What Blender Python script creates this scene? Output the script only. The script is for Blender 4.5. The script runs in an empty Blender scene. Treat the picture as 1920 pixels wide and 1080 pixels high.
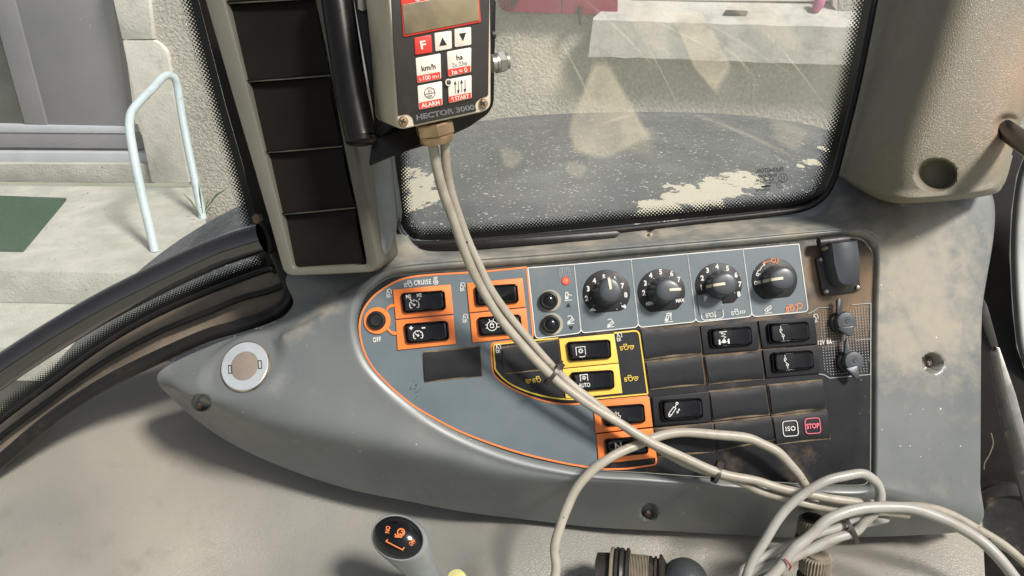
import bpy, bmesh, math, random
from mathutils import Vector, Matrix
random.seed(7)
SC = bpy.context.scene
COL = SC.collection
R = math.radians

# ------------------------------------------------------------------ camera
FPX = 1387.0
PITCH, ROLL = 25.0, -1.0
CAMLOC = Vector((0, 0, 2.3))
camd = bpy.data.cameras.new('camera'); cam = bpy.data.objects.new('camera', camd); COL.objects.link(cam)
camd.sensor_width = 36; camd.lens = FPX / 1920 * 36; camd.clip_start = 0.02; camd.clip_end = 500
CM = Matrix.Translation(CAMLOC) @ Matrix.Rotation(R(90 - PITCH), 4, 'X') @ Matrix.Rotation(R(ROLL), 4, 'Z')
cam.matrix_world = CM
SC.camera = cam
# ------------------------------------------------------------------ light
SUN = Vector((0.50, -0.44, 0.80)).normalized()
w = bpy.data.worlds.new('World'); SC.world = w; w.use_nodes = True
nt = w.node_tree
sky = nt.nodes.new('ShaderNodeTexSky'); sky.sky_type = 'NISHITA'; sky.sun_disc = False
sky.sun_elevation = math.asin(SUN.z); sky.sun_rotation = math.atan2(SUN.x, SUN.y)
sky.dust_density = 3.0; sky.air_density = 1.0; sky.ozone_density = 0.6
hs = nt.nodes.new('ShaderNodeHueSaturation'); hs.inputs['Saturation'].default_value = 0.45
nt.links.new(sky.outputs[0], hs.inputs['Color']); nt.links.new(hs.outputs[0], nt.nodes['Background'].inputs[0]); nt.nodes['Background'].inputs[1].default_value = 0.05
ld = bpy.data.lights.new('sun', 'SUN'); ld.energy = 2.7; ld.angle = R(10); ld.color = (1, 0.95, 0.875)
lo = bpy.data.objects.new('sun', ld); COL.objects.link(lo)
lo.rotation_euler = SUN.to_track_quat('Z', 'Y').to_euler(); lo.location = (3, -3, 6)
SC.view_settings.view_transform = 'Standard'; SC.view_settings.look = 'None'
SC.view_settings.exposure = 0.95; SC.view_settings.gamma = 1.0
SC.cycles.max_bounces = 6; SC.cycles.transparent_max_bounces = 16; SC.cycles.use_denoising = True

# ------------------------------------------------------------------ space helpers
CR = CM.to_3x3(); RX = CR @ Vector((1, 0, 0)); UY = CR @ Vector((0, 1, 0)); FW = CR @ Vector((0, 0, -1))
def ray(px, py): return FW + RX * ((px - 960) / FPX) + UY * ((540 - py) / FPX)
def W(px, py, d): return CAMLOC + ray(px, py) * d
class Plane:
    def __init__(s, o, n): s.o = o; s.n = n.normalized()
    def ph(s, px, py, h=0.0):                       # on the sight line, h above the plane
        r = ray(px, py); return CAMLOC + r * (((s.o + s.n * h) - CAMLOC).dot(s.n) / r.dot(s.n))
    def up(s, px, py, h, base=0.0): return s.ph(px, py, base) + s.n * (h - base)
def vplane(px, py, d, vx, vy): return Plane(W(px, py, d), -ray(vx, vy))
MM = 0.001
PN = vplane(1150, 650, 0.60, 900, 640)              # fascia of the console
RK = vplane(600, 300, 0.545, 1130, 200)             # storage rack face
HB = vplane(830, 120, 0.47, 340, 50)                # counter box face
GR = vplane(1150, 430, 0.675, 1000, -100)           # right window pane
GLF = vplane(400, 500, 0.70, 760, 60)               # left window pane
yaw = R(9.5)
WL = Plane(Vector((0, 5.0, 0)), Vector((-math.sin(yaw), -math.cos(yaw), 0)))
ZL = WL.ph(280, 348).z
LP = Plane(Vector((0, 0, ZL)), Vector((0, 0, 1)))

# ------------------------------------------------------------------ materials
def newmat(name):
    m = bpy.data.materials.new(name); m.use_nodes = True; return m, m.node_tree, m.node_tree.nodes['Principled BSDF']
def N(t, typ, **kw):
    n = t.nodes.new(typ)
    for k, v in kw.items(): setattr(n, k, v)
    return n
def c4(c): return (c[0], c[1], c[2], 1)
def noise(t, co, scale, detail=4, rough=0.55, dist=0.0):
    n = N(t, 'ShaderNodeTexNoise'); n.inputs['Scale'].default_value = scale; n.inputs['Detail'].default_value = detail
    n.inputs['Roughness'].default_value = rough; n.inputs['Distortion'].default_value = dist
    t.links.new(co, n.inputs['Vector']); return n.outputs['Fac']
def ramp(t, fac, a, b, va=0.0, vb=1.0):
    n = N(t, 'ShaderNodeMapRange'); n.inputs['From Min'].default_value = a; n.inputs['From Max'].default_value = b
    n.inputs['To Min'].default_value = va; n.inputs['To Max'].default_value = vb
    t.links.new(fac, n.inputs['Value']); return n.outputs[0]
def mth(t, op, a, b=None):
    n = N(t, 'ShaderNodeMath', operation=op)
    for i, v in enumerate((a, b)):
        if v is None: continue
        if isinstance(v, (int, float)): n.inputs[i].default_value = v
        else: t.links.new(v, n.inputs[i])
    return n.outputs[0]
def mixc(t, fac, a, b):
    n = N(t, 'ShaderNodeMix', data_type='RGBA')
    if isinstance(fac, (int, float)): n.inputs[0].default_value = fac
    else: t.links.new(fac, n.inputs[0])
    for i, v in ((6, a), (7, b)):
        if isinstance(v, tuple): n.inputs[i].default_value = c4(v)
        else: t.links.new(v, n.inputs[i])
    return n.outputs[2]
def blobmask(t, blobs, nscale=60, wob=0.6):
    """patches with ragged edges at given places of the object"""
    pos = N(t, 'ShaderNodeNewGeometry').outputs['Position']
    nz = noise(t, pos, nscale, 6, 0.65)
    acc = None
    for (p, r) in blobs:
        d = N(t, 'ShaderNodeVectorMath', operation='DISTANCE'); t.links.new(pos, d.inputs[0]); d.inputs[1].default_value = p
        q = mth(t, 'DIVIDE', d.outputs['Value'], r)
        q = mth(t, 'SUBTRACT', 1.0, q)
        acc = q if acc is None else mth(t, 'MAXIMUM', acc, q)
    s = mth(t, 'ADD', acc, mth(t, 'MULTIPLY', mth(t, 'SUBTRACT', nz, 0.5), wob * 2))
    return s
def pm(name, c1, c2=None, scale=30, rough=0.5, metal=0.0, bump=0.0, bscale=400, dust=None, dscale=25, dlo=0.5, dhi=0.7,
       specks=None, sscale=120, sthr=0.06, coat=0.0, leather=False, blobs=None, blobc=(0.3, 0.2, 0.12), bn=60, blo=0.0, bhi=0.6,
       bdist=0.001, spec=0.5, wob=0.6, stretch=None):
    m, t, b = newmat(name)
    oi = N(t, 'ShaderNodeObjectInfo'); va = N(t, 'ShaderNodeVectorMath', operation='ADD')
    t.links.new(N(t, 'ShaderNodeTexCoord').outputs['Object'], va.inputs[0])
    t.links.new(mth(t, 'MULTIPLY', oi.outputs['Random'], 7.0), va.inputs[1]); co = va.outputs[0]
    if stretch:
        mp = N(t, 'ShaderNodeMapping'); mp.inputs['Scale'].default_value = stretch; t.links.new(co, mp.inputs[0]); cs = mp.outputs[0]
    else: cs = co
    col = mixc(t, ramp(t, noise(t, cs, scale), 0.3, 0.7), c1, c2 or tuple(x * 0.82 for x in c1))
    rsock = None
    if dust:
        f = ramp(t, noise(t, co, dscale, 8, 0.65), dlo, dhi); col = mixc(t, f, col, dust); rsock = f
    if blobs:
        f = ramp(t, blobmask(t, blobs, bn, wob), blo, bhi); col = mixc(t, f, col, blobc)
        rsock = f if rsock is None else mth(t, 'MAXIMUM', rsock, f)
    if specks:
        v = N(t, 'ShaderNodeTexVoronoi'); v.inputs['Scale'].default_value = sscale; t.links.new(cs, v.inputs['Vector'])
        gate = ramp(t, noise(t, co, sscale * 0.35, 3), 0.35, 0.75, 0.0, 1.35)
        f = mth(t, 'LESS_THAN', v.outputs['Distance'], mth(t, 'MULTIPLY', gate, sthr)); col = mixc(t, f, col, specks)
    t.links.new(col, b.inputs['Base Color'])
    b.inputs['Metallic'].default_value = metal
    b.inputs['Coat Weight'].default_value = coat; b.inputs['Coat Roughness'].default_value = 0.08
    b.inputs['Specular IOR Level'].default_value = spec
    r0 = ramp(t, noise(t, co, scale * 3, 5), 0.3, 0.7, rough * 0.85, min(1, rough * 1.2))
    if rsock is not None:
        r0 = mth(t, 'MAXIMUM', r0, mth(t, 'MULTIPLY', rsock, 0.8))
    t.links.new(r0, b.inputs['Roughness'])
    if bump or leather:
        bn_ = N(t, 'ShaderNodeBump'); bn_.inputs['Strength'].default_value = bump; bn_.inputs['Distance'].default_value = bdist
        if leather:
            v = N(t, 'ShaderNodeTexVoronoi', feature='DISTANCE_TO_EDGE'); v.inputs['Scale'].default_value = bscale
            nd = noise(t, co, bscale * 0.6, 2); vm = N(t, 'ShaderNodeVectorMath', operation='ADD')
            sc_ = N(t, 'ShaderNodeVectorMath', operation='SCALE'); t.links.new(nd, sc_.inputs[0]); sc_.inputs['Scale'].default_value = 1.4 / bscale
            t.links.new(co, vm.inputs[0]); t.links.new(sc_.outputs[0], vm.inputs[1]); t.links.new(vm.outputs[0], v.inputs['Vector'])
            hh = mth(t, 'ADD', ramp(t, v.outputs['Distance'], 0, 0.18), mth(t, 'MULTIPLY', noise(t, co, bscale * 2, 2), 0.4))
        else: hh = noise(t, cs, bscale, 5, 0.6)
        t.links.new(hh, bn_.inputs['Height']); t.links.new(bn_.outputs[0], b.inputs['Normal'])
    return m
def W3(px, py, h=0, pl=None): return tuple((pl or PN).ph(px, py, h))

MAT = {}
MAT['housing'] = pm('grey_blue_plastic', (0.152, 0.160, 0.156), (0.114, 0.125, 0.127), 14, 0.36, bump=0.12, bscale=1500, bdist=0.0003,
    dust=(0.27, 0.235, 0.185), dscale=26, dlo=0.58, dhi=0.95, specks=(0.62, 0.58, 0.52), sscale=130, sthr=0.07,
    blobs=[(W3(1760, 600), 0.06), (W3(1680, 640), 0.04), (W3(1250, 440, -.03), .05), (W3(1100, 455, -.02), .04), (W3(1720, 520), 0.08), (W3(1700, 460), 0.07), (W3(1350, 430, -.03), 0.05), (W3(900, 475), 0.03), (W3(1000, 470, -.02), 0.04), (W3(1740, 400), 0.05), (W3(1480, 425), .03), (W3(760, 480, -.02), .035), (W3(600, 560), .02), (W3(545, 600), .018)], blobc=(0.29, 0.262, 0.212), bn=75, wob=1.0, blo=-0.1, bhi=0.95)
MAT['inlay'] = pm('slate_inlay', (0.112, 0.140, 0.156), (0.092, 0.118, 0.134), 20, 0.40, dust=(0.22, 0.20, 0.17), dscale=14, dlo=0.6, dhi=0.95,
    specks=(0.5, 0.45, 0.38), sscale=160, sthr=0.035)
MAT['fascia'] = pm('black_fascia', (0.016, 0.016, 0.019), (0.010, 0.010, 0.012), 30, 0.5, spec=0.28, dust=(0.17, 0.125, 0.085), dscale=18, dlo=0.58, dhi=0.85,
    specks=(0.4, 0.36, 0.3), sscale=190, sthr=0.05,
    blobs=[(W3(1600, 570), 0.045), (W3(1560, 580), 0.035), (W3(1530, 510), 0.03), (W3(1620, 520), 0.035), (W3(1430, 640), .03), (W3(1320, 650), .03)],
    blobc=(0.20, 0.135, 0.080), bn=70, blo=0.0, bhi=1.0)
MAT['cap'] = pm('black_switch_cap', (0.0115, 0.012, 0.0145), (0.0085, 0.009, 0.0108), 40, 0.48, spec=0.28, bump=0.25, bscale=1800, bdist=0.0002,
    dust=(0.10, 0.08, 0.06), dscale=30, dlo=0.62, dhi=0.95, specks=(0.4, 0.35, 0.3), sscale=150, sthr=0.035)
MAT['gloss'] = pm('gloss_black_rocker', (0.005, 0.005, 0.006), None, 30, 0.14, dust=(0.05, 0.045, 0.04), dscale=60, dlo=0.62, dhi=0.95)
MAT['knob'] = pm('knob_grey_rubber', (0.052, 0.059, 0.068), (0.042, 0.048, 0.056), 60, 0.36, dust=(0.10, 0.08, 0.06), dscale=60, dlo=0.6, dhi=1.0)
MAT['dial'] = pm('dial_black', (0.012, 0.012, 0.013), None, 50, 0.45, spec=0.3, dust=(0.12, 0.085, 0.055), dscale=45, dlo=0.60, dhi=0.9)
MAT['orange'] = pm('orange_plastic', (0.80, 0.205, 0.040), (0.72, 0.175, 0.035), 30, 0.42, dust=(0.35, 0.16, 0.07), dscale=50, dlo=0.68, dhi=1.0)
MAT['yellow'] = pm('yellow_plastic', (0.80, 0.52, 0.085), (0.72, 0.45, 0.07), 30, 0.45, dust=(0.32, 0.22, 0.09), dscale=50, dlo=0.62, dhi=0.95)
MAT['orange_ink'] = pm('orange_print', (0.75, 0.20, 0.05), None, 30, 0.5)
MAT['yellow_ink'] = pm('yellow_print', (0.70, 0.50, 0.06), None, 30, 0.5)
MAT['white_ink'] = pm('white_print', (0.66, 0.66, 0.63), (0.5, 0.5, 0.48), 90, 0.5)
MAT['grey_ink'] = pm('grey_print', (0.34, 0.36, 0.37), (0.26, 0.27, 0.28), 90, 0.5)
MAT['red_ink'] = pm('red_print', (0.62, 0.035, 0.045), None, 30, 0.5)
MAT['pink_ink'] = pm('pink_print', (0.72, 0.14, 0.20), None, 30, 0.5)
MAT['black_ink'] = pm('black_print', (0.012, 0.012, 0.013), None, 30, 0.5)
MAT['pointer'] = pm('cream_pointer', (0.66, 0.60, 0.47), (0.55, 0.48, 0.36), 80, 0.45)
MAT['trim'] = pm('grained_trim', (0.275, 0.250, 0.210), (0.165, 0.168, 0.155), 4.5, 0.42, bump=0.28, bscale=520, leather=True, bdist=0.0007,
    dust=(0.14, 0.125, 0.10), dscale=22, dlo=0.56, dhi=0.9, specks=(0.08, 0.06, 0.045), sscale=90, sthr=0.05)
MAT['pillar'] = pm('beige_vinyl', (0.225, 0.200, 0.148), (0.19, 0.172, 0.13), 10, 0.48, bump=0.45, bscale=620, leather=True, bdist=0.0006,
    dust=(0.30, 0.20, 0.13), dscale=16, dlo=0.60, dhi=0.85, specks=(0.30, 0.14, 0.06), sscale=55, sthr=0.035,
    blobs=[(tuple(W(1910, 150, .56)), .05), (tuple(W(1880, 250, .56)), .035)], blobc=(0.36, 0.25, 0.18), bn=40, blo=0, bhi=1.2)
MAT['rack'] = pm('olive_grey_plastic', (0.108, 0.104, 0.084), (0.088, 0.085, 0.069), 20, 0.42, bump=0.1, bscale=1500, bdist=0.0002)
MAT['rackside'] = pm('worn_grey_plastic', (0.18, 0.20, 0.195), (0.13, 0.15, 0.15), 25, 0.4, dust=(0.26, 0.24, 0.20), dscale=22, dlo=0.5, dhi=0.8)
MAT['pocket'] = pm('brown_black_lining', (0.0085, 0.0055, 0.0038), (0.005, 0.0034, 0.0024), 12, 0.55, spec=0.16, bump=0.3, bscale=1300, bdist=0.0002,
    specks=(0.07, 0.05, 0.04), sscale=60, sthr=0.02)
MAT['tubeblack'] = pm('black_paint', (0.007, 0.0055, 0.005), None, 20, 0.3, spec=0.3, bump=0.15, bscale=120, bdist=0.0005,
    dust=(0.06, 0.04, 0.03), dscale=30, dlo=0.66, dhi=0.85)
MAT['rail'] = pm('polished_black_tube', (0.006, 0.0045, 0.0045), (0.009, 0.007, 0.006), 30, 0.10, coat=1.0, spec=1.0, specks=(0.08, 0.06, 0.05), sscale=90, sthr=0.02)
MAT['blackframe'] = pm('black_frame', (0.008, 0.0055, 0.005), None, 20, 0.5, spec=0.25, specks=(0.15, 0.1, 0.07), sscale=70, sthr=0.03)
MAT['rubber'] = pm('black_rubber', (0.010, 0.009, 0.0085), (0.014, 0.012, 0.011), 20, 0.42, spec=.35, dust=(0.08, 0.06, 0.045), dscale=30, dlo=0.58, dhi=0.85)
MAT['ledge'] = pm('dusty_ledge', (0.25, 0.205, 0.155), (0.13, 0.105, 0.082), 16, 0.8, bump=0.6, bscale=500, specks=(0.5, 0.44, 0.36), sscale=150, sthr=0.07)
MAT['dustfilm'] = pm('brown_dust', (0.21, 0.155, 0.10), (0.02, 0.017, 0.014), 55, 0.9, bump=0.5, bscale=900)
MAT['boxcast'] = pm('cast_grey_paint', (0.58, 0.51, 0.41), (0.48, 0.42, 0.335), 30, 0.5, dust=(0.24, 0.15, 0.08), dscale=30, dlo=0.58, dhi=0.9, specks=(0.10, 0.06, 0.04), sscale=80, sthr=0.05)
MAT['faceplate'] = pm('black_faceplate', (0.020, 0.018, 0.017), (0.030, 0.024, 0.020), 20, 0.45, dust=(0.10, 0.06, 0.035), dscale=30, dlo=0.6, dhi=0.9, specks=(0.25, 0.18, 0.13), sscale=130, sthr=0.05)
MAT['keywhite'] = pm('white_key', (0.72, 0.66, 0.58), (0.64, 0.58, 0.50), 40, 0.5, dust=(0.45, 0.33, 0.24), dscale=50, dlo=0.62, dhi=0.95)
MAT['keyred'] = pm('red_key', (0.68, 0.045, 0.030), None, 40, 0.5)
MAT['redwire'] = pm('dark_red_insulation', (0.30, 0.02, 0.02), None, 40, 0.5)
MAT['lcd'] = pm('lcd_gold', (0.34, 0.28, 0.17), (0.16, 0.13, 0.09), 35, 0.25, metal=0.2)
MAT['brass'] = pm('worn_brass', (0.50, 0.36, 0.22), (0.38, 0.26, 0.16), 60, 0.35, metal=0.8, dust=(0.25, 0.17, 0.10), dscale=60, dlo=0.55, dhi=0.9)
MAT['steel'] = pm('zinc_steel', (0.45, 0.44, 0.41), (0.33, 0.31, 0.28), 60, 0.33, metal=0.85)
MAT['rust'] = pm('rusty_screw', (0.13, 0.065, 0.04), (0.22, 0.15, 0.11), 300, 0.6, metal=0.3)
MAT['cable'] = pm('cream_cable', (0.37, 0.34, 0.285), (0.28, 0.255, 0.21), 25, 0.42, bump=0.1, bscale=300, bdist=0.0004,
    dust=(0.20, 0.155, 0.11), dscale=38, dlo=0.50, dhi=0.78, specks=(0.06, 0.045, 0.035), sscale=150, sthr=0.11)
MAT['cable2'] = pm('pale_grey_cable', (0.35, 0.34, 0.315), (0.27, 0.26, 0.235), 25, 0.38, bump=0.1, bscale=300, bdist=0.0004,
    dust=(0.22, 0.175, 0.13), dscale=36, dlo=0.52, dhi=0.80, specks=(0.06, 0.045, 0.035), sscale=140, sthr=0.10)
MAT['tie'] = pm('black_cable_tie', (0.035, 0.028, 0.024), None, 80, 0.4, dust=(0.14, 0.10, 0.07), dscale=60, dlo=0.5, dhi=0.8)
MAT['ring'] = pm('pale_blue_plastic', (0.38, 0.41, 0.43), (0.31, 0.34, 0.36), 50, 0.35, dust=(0.30, 0.25, 0.2), dscale=40, dlo=0.62, dhi=0.95)
MAT['disc'] = pm('dusty_disc', (0.24, 0.195, 0.16), (0.20, 0.165, 0.14), 60, 0.75)
MAT['creamring'] = pm('cream_collar', (0.36, 0.335, 0.27), (0.22, 0.20, 0.16), 60, 0.6)
MAT['yellowknob'] = pm('pale_yellow_knob', (0.50, 0.50, 0.20), None, 60, 0.45, dust=(0.35, 0.3, 0.15), dscale=60, dlo=0.5, dhi=0.8)
MAT['beigeconn'] = pm('dusty_beige_connector', (0.26, 0.22, 0.165), (0.12, 0.10, 0.075), 60, 0.65)
MAT['blacknylon'] = pm('dusty_black_nylon', (0.014, 0.013, 0.013), (0.03, 0.025, 0.021), 60, 0.45, dust=(0.20, 0.15, 0.10), dscale=50, dlo=0.58, dhi=0.85)
MAT['steelball'] = pm('polished_grey_ball', (0.10, 0.11, 0.115), None, 30, 0.12, metal=0.6)
MAT['levergrey'] = pm('lever_grey', (0.25, 0.27, 0.28), None, 30, 0.32)
MAT['plaster'] = pm('rough_cement_render', (0.54, 0.515, 0.46), (0.41, 0.39, 0.345), 2.6, 0.9, bump=1.0, bscale=50, bdist=0.03,
    dust=(0.68, 0.65, 0.585), dscale=42, dlo=0.42, dhi=0.72)
MAT['stone'] = pm('dressed_stone', (0.60, 0.585, 0.54), (0.50, 0.485, 0.445), 8, 0.85, bump=0.5, bscale=45, bdist=0.01, dust=(0.27, 0.26, 0.235), dscale=10, dlo=0.55, dhi=0.85)
MAT['sill'] = pm('weathered_sill_stone', (0.56, 0.545, 0.50), (0.40, 0.395, 0.38), 5, 0.85, bump=0.4, bscale=40, bdist=0.01,
    dust=(0.22, 0.215, 0.21), dscale=6, dlo=0.50, dhi=0.75)
MAT['concrete'] = pm('step_concrete', (0.47, 0.465, 0.43), (0.33, 0.335, 0.30), 5, 0.9, bump=0.7, bscale=60, bdist=0.012, dust=(0.30, 0.32, 0.26), dscale=11.0, dlo=0.5, dhi=0.85, specks=(0.12,0.12,0.10), sscale=14, sthr=.12)
MAT['ground'] = pm('mossy_ground', (0.33, 0.34, 0.27), (0.22, 0.25, 0.17), 1.5, 0.95, bump=0.5, bscale=30, bdist=0.02, dust=(0.32, 0.31, 0.28), dscale=4, dlo=0.45, dhi=0.7)
MAT['doorgrey'] = pm('door_grey_mauve', (0.205, 0.205, 0.232), (0.175, 0.176, 0.20), 3, 0.45)
MAT['doorlight'] = pm('aluminium_strip', (0.46, 0.48, 0.54), (0.40, 0.42, 0.47), 5, 0.4)
MAT['doordark'] = pm('dark_door_glass', (0.015, 0.02, 0.02), (0.04, 0.05, 0.045), 4, 0.2)
MAT['mat'] = pm('green_mat', (0.015, 0.13, 0.055), (0.006, 0.05, 0.024), 60, 0.95, bump=1.0, bscale=150, bdist=0.03, dust=(0.04, 0.15, 0.075), dscale=25, dlo=.5, dhi=.8)
MAT['handrail'] = pm('pale_blue_paint', (0.47, 0.55, 0.59), (0.40, 0.48, 0.52), 8, 0.5, dust=(0.30, 0.31, 0.28), dscale=18, dlo=0.56, dhi=0.8, specks=(0.2, 0.15, 0.1), sscale=40, sthr=0.07)
MAT['shutter'] = pm('crimson_shutter_paint', (0.30, 0.020, 0.055), (0.24, 0.016, 0.045), 4, 0.5, specks=(0.5, 0.3, 0.3), sscale=40, sthr=0.05)
MAT['iron'] = pm('black_iron', (0.02, 0.02, 0.022), None, 20, 0.5)
MAT['windowwhite'] = pm('white_window_frame', (0.74, 0.72, 0.66), None, 6, 0.5)
MAT['pinkcloth'] = pm('pink_cloth', (0.62, 0.20, 0.36), None, 30, 0.8)
MAT['leaf'] = pm('leaf_green', (0.06, 0.12, 0.035), (0.04, 0.08, 0.025), 20, 0.6)
MAT['fender'] = pm('scuffed_black_guard', (0.055, 0.062, 0.068), (0.038, 0.044, 0.050), 10, 0.5, bump=0.3, bscale=70, bdist=0.004,
    dust=(0.125, 0.135, 0.14), dscale=9, dlo=0.45, dhi=0.85, specks=(0.60, 0.58, 0.50), sscale=75, sthr=0.20, stretch=(0.45, 1, 1))

def glassmat(name, dustamt, dustcol=(0.72, 0.70, 0.64), streaks=None):
    m = bpy.data.materials.new(name); m.use_nodes = True; t = m.node_tree; t.nodes.clear()
    out = N(t, 'ShaderNodeOutputMaterial'); tr = N(t, 'ShaderNodeBsdfTransparent'); gl = N(t, 'ShaderNodeBsdfGlossy'); gl.inputs['Roughness'].default_value = 0.03
    df = N(t, 'ShaderNodeBsdfDiffuse'); df.inputs['Color'].default_value = c4(dustcol)
    fr = N(t, 'ShaderNodeFresnel'); fr.inputs['IOR'].default_value = 1.45
    m1 = N(t, 'ShaderNodeMixShader'); m2 = N(t, 'ShaderNodeMixShader')
    tr.inputs[0].default_value = (0.955, 0.96, 0.95, 1)
    t.links.new(mth(t, 'MULTIPLY', fr.outputs[0], 0.6), m1.inputs[0]); t.links.new(tr.outputs[0], m1.inputs[1]); t.links.new(gl.outputs[0], m1.inputs[2])
    co = N(t, 'ShaderNodeTexCoord').outputs['Object']
    a = ramp(t, noise(t, co, 9, 6, 0.6), 0.3, 0.75, dustamt * 0.5, dustamt * 1.5)
    v = N(t, 'ShaderNodeTexVoronoi'); v.inputs['Scale'].default_value = 230; t.links.new(co, v.inputs['Vector'])
    g = ramp(t, noise(t, co, 14, 3), 0.4, 0.75, 0.02, 0.16)
    a = mth(t, 'ADD', a, mth(t, 'MULTIPLY', mth(t, 'LESS_THAN', v.outputs['Distance'], g), 0.28))
    t.links.new(a, m2.inputs[0]); t.links.new(m1.outputs[0], m2.inputs[1]); t.links.new(df.outputs[0], m2.inputs[2])
    t.links.new(m2.outputs[0], out.inputs[0]); return m
MAT['glass'] = glassmat('dusty_glare_glass', 0.12, (0.80, 0.78, 0.72))  # dust film, thickened and whitened to paint in milky glare as well
MAT['glare'] = None
MAT['glass_clear'] = glassmat('lightly_dusty_glass', 0.05, (0.80, 0.78, 0.72))
def fritmat():
    m = bpy.data.materials.new('dotted_black_enamel'); m.use_nodes = True; t = m.node_tree
    b = t.nodes['Principled BSDF']; b.inputs['Base Color'].default_value = (0.008, 0.008, 0.008, 1); b.inputs['Roughness'].default_value = 0.35
    uv = N(t, 'ShaderNodeUVMap'); sp = N(t, 'ShaderNodeSeparateXYZ'); t.links.new(uv.outputs[0], sp.inputs[0])
    U, V = sp.outputs[0], sp.outputs[1]                       # U: pitches along the edge, V: pitches inwards, Z unused
    k = math.pi
    s = mth(t, 'MULTIPLY', mth(t, 'COSINE', mth(t, 'MULTIPLY', U, k)), mth(t, 'COSINE', mth(t, 'MULTIPLY', V, k)))
    # halftone: positive lobes shrink inwards
    thr = ramp(t, V, 3.0, 9.6, -1.0, 1.0)
    a = mth(t, 'GREATER_THAN', s, thr)
    tr = N(t, 'ShaderNodeBsdfTransparent'); mx = N(t, 'ShaderNodeMixShader')
    t.links.new(a, mx.inputs[0]); t.links.new(tr.outputs[0], mx.inputs[1]); t.links.new(b.outputs[0], mx.inputs[2])
    t.links.new(mx.outputs[0], t.nodes['Material Output'].inputs[0]); return m
MAT['frit'] = fritmat()
def glaremat():
    """reflections painted as pale film on the pane, fading out at their edges"""
    m = bpy.data.materials.new('painted_glare_film'); m.use_nodes = True; t = m.node_tree; t.nodes.clear()
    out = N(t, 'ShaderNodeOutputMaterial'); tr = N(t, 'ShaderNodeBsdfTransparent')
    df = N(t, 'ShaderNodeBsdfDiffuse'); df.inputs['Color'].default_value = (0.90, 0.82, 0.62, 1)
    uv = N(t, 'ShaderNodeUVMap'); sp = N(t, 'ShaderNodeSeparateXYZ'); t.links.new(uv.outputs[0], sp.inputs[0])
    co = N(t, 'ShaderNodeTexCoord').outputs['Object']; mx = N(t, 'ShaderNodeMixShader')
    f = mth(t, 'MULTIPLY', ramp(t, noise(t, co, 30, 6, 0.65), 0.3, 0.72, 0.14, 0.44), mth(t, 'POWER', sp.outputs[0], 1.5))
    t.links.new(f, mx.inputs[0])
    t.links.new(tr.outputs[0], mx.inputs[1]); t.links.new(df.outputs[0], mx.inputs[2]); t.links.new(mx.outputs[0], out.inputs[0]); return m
MAT['glare'] = glaremat()
def ledmat():
    m, t, b = newmat('lit_red_lamp'); b.inputs['Base Color'].default_value = (0.8, 0.03, 0.02, 1)
    b.inputs['Emission Color'].default_value = (1, 0.045, 0.02, 1); b.inputs['Emission Strength'].default_value = 3.0; return m
MAT['led'] = ledmat()

# ------------------------------------------------------------------ mesh builder
def arc2(cx, cy, r, a0, a1, n=10): return [(cx + r * math.cos(R(a0 + (a1 - a0) * i / n)), cy + r * math.sin(R(a0 + (a1 - a0) * i / n))) for i in range(n + 1)]
def rround(pts, r, n=4, closed=True):
    """round the corners of a 2D polyline; r a number or list"""
    out = []; L = len(pts)
    for i, p in enumerate(pts):
        if not closed and i in (0, L - 1): out.append(p); continue
        a, b = Vector(pts[i - 1]), Vector(pts[(i + 1) % L]); c = Vector(p)
        rr = r[i] if isinstance(r, (list, tuple)) else r
        if rr <= 0: out.append(tuple(c)); continue
        da, db = (a - c), (b - c); q = min(rr, da.length * 0.49, db.length * 0.49)
        s, e = c + da.normalized() * q, c + db.normalized() * q
        for k in range(n + 1):
            t = k / n; out.append(tuple(s * (1 - t) ** 2 + c * 2 * t * (1 - t) + e * t * t))
    return out
def cr(pts, n=6, closed=False):
    """Catmull-Rom through tuples of any length"""
    P = [tuple(p) for p in pts]; L = len(P); out = []
    rng = range(L if closed else L - 1)
    for i in rng:
        if closed: a, b, c, d = P[i - 1], P[i], P[(i + 1) % L], P[(i + 2) % L]
        else: a, b, c, d = P[max(i - 1, 0)], P[i], P[i + 1], P[min(i + 2, L - 1)]
        for k in range(n):
            t = k / n
            out.append(tuple(0.5 * (2 * b[j] + (c[j] - a[j]) * t + (2 * a[j] - 5 * b[j] + 4 * c[j] - d[j]) * t * t + (3 * b[j] - a[j] - 3 * c[j] + d[j]) * t ** 3) for j in range(len(b))))
    if not closed: out.append(P[-1])
    return out
def area(p): return sum(p[i - 1][0] * p[i][1] - p[i][0] * p[i - 1][1] for i in range(len(p))) / 2
def inset(p, k):
    """move a closed 2D outline inwards by k"""
    sg = 1 if area(p) > 0 else -1; out = []; L = len(p)
    for i in range(L):
        a, b, c = Vector(p[i - 1]), Vector(p[i]), Vector(p[(i + 1) % L])
        e1 = (b - a); e2 = (c - b)
        if e1.length < 1e-6: e1 = e2
        if e2.length < 1e-6: e2 = e1
        e1 = e1.normalized(); e2 = e2.normalized()
        n1 = Vector((-e1.y, e1.x)) * sg; n2 = Vector((-e2.y, e2.x)) * sg
        n = (n1 + n2); n = n.normalized() if n.length > 1e-4 else n1
        s = k / max(0.5, n.dot(n1)); out.append((b.x + n.x * s, b.y + n.y * s))
    return out
def nearest(rows, px, py):
    best = None; r = ray(px, py).normalized()
    for row in rows:
        for p in row:
            v = p - CAMLOC; d_ = (v - r * v.dot(r)).length
            if best is None or d_ < best[0]: best = (d_, p)
    return best[1]
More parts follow.
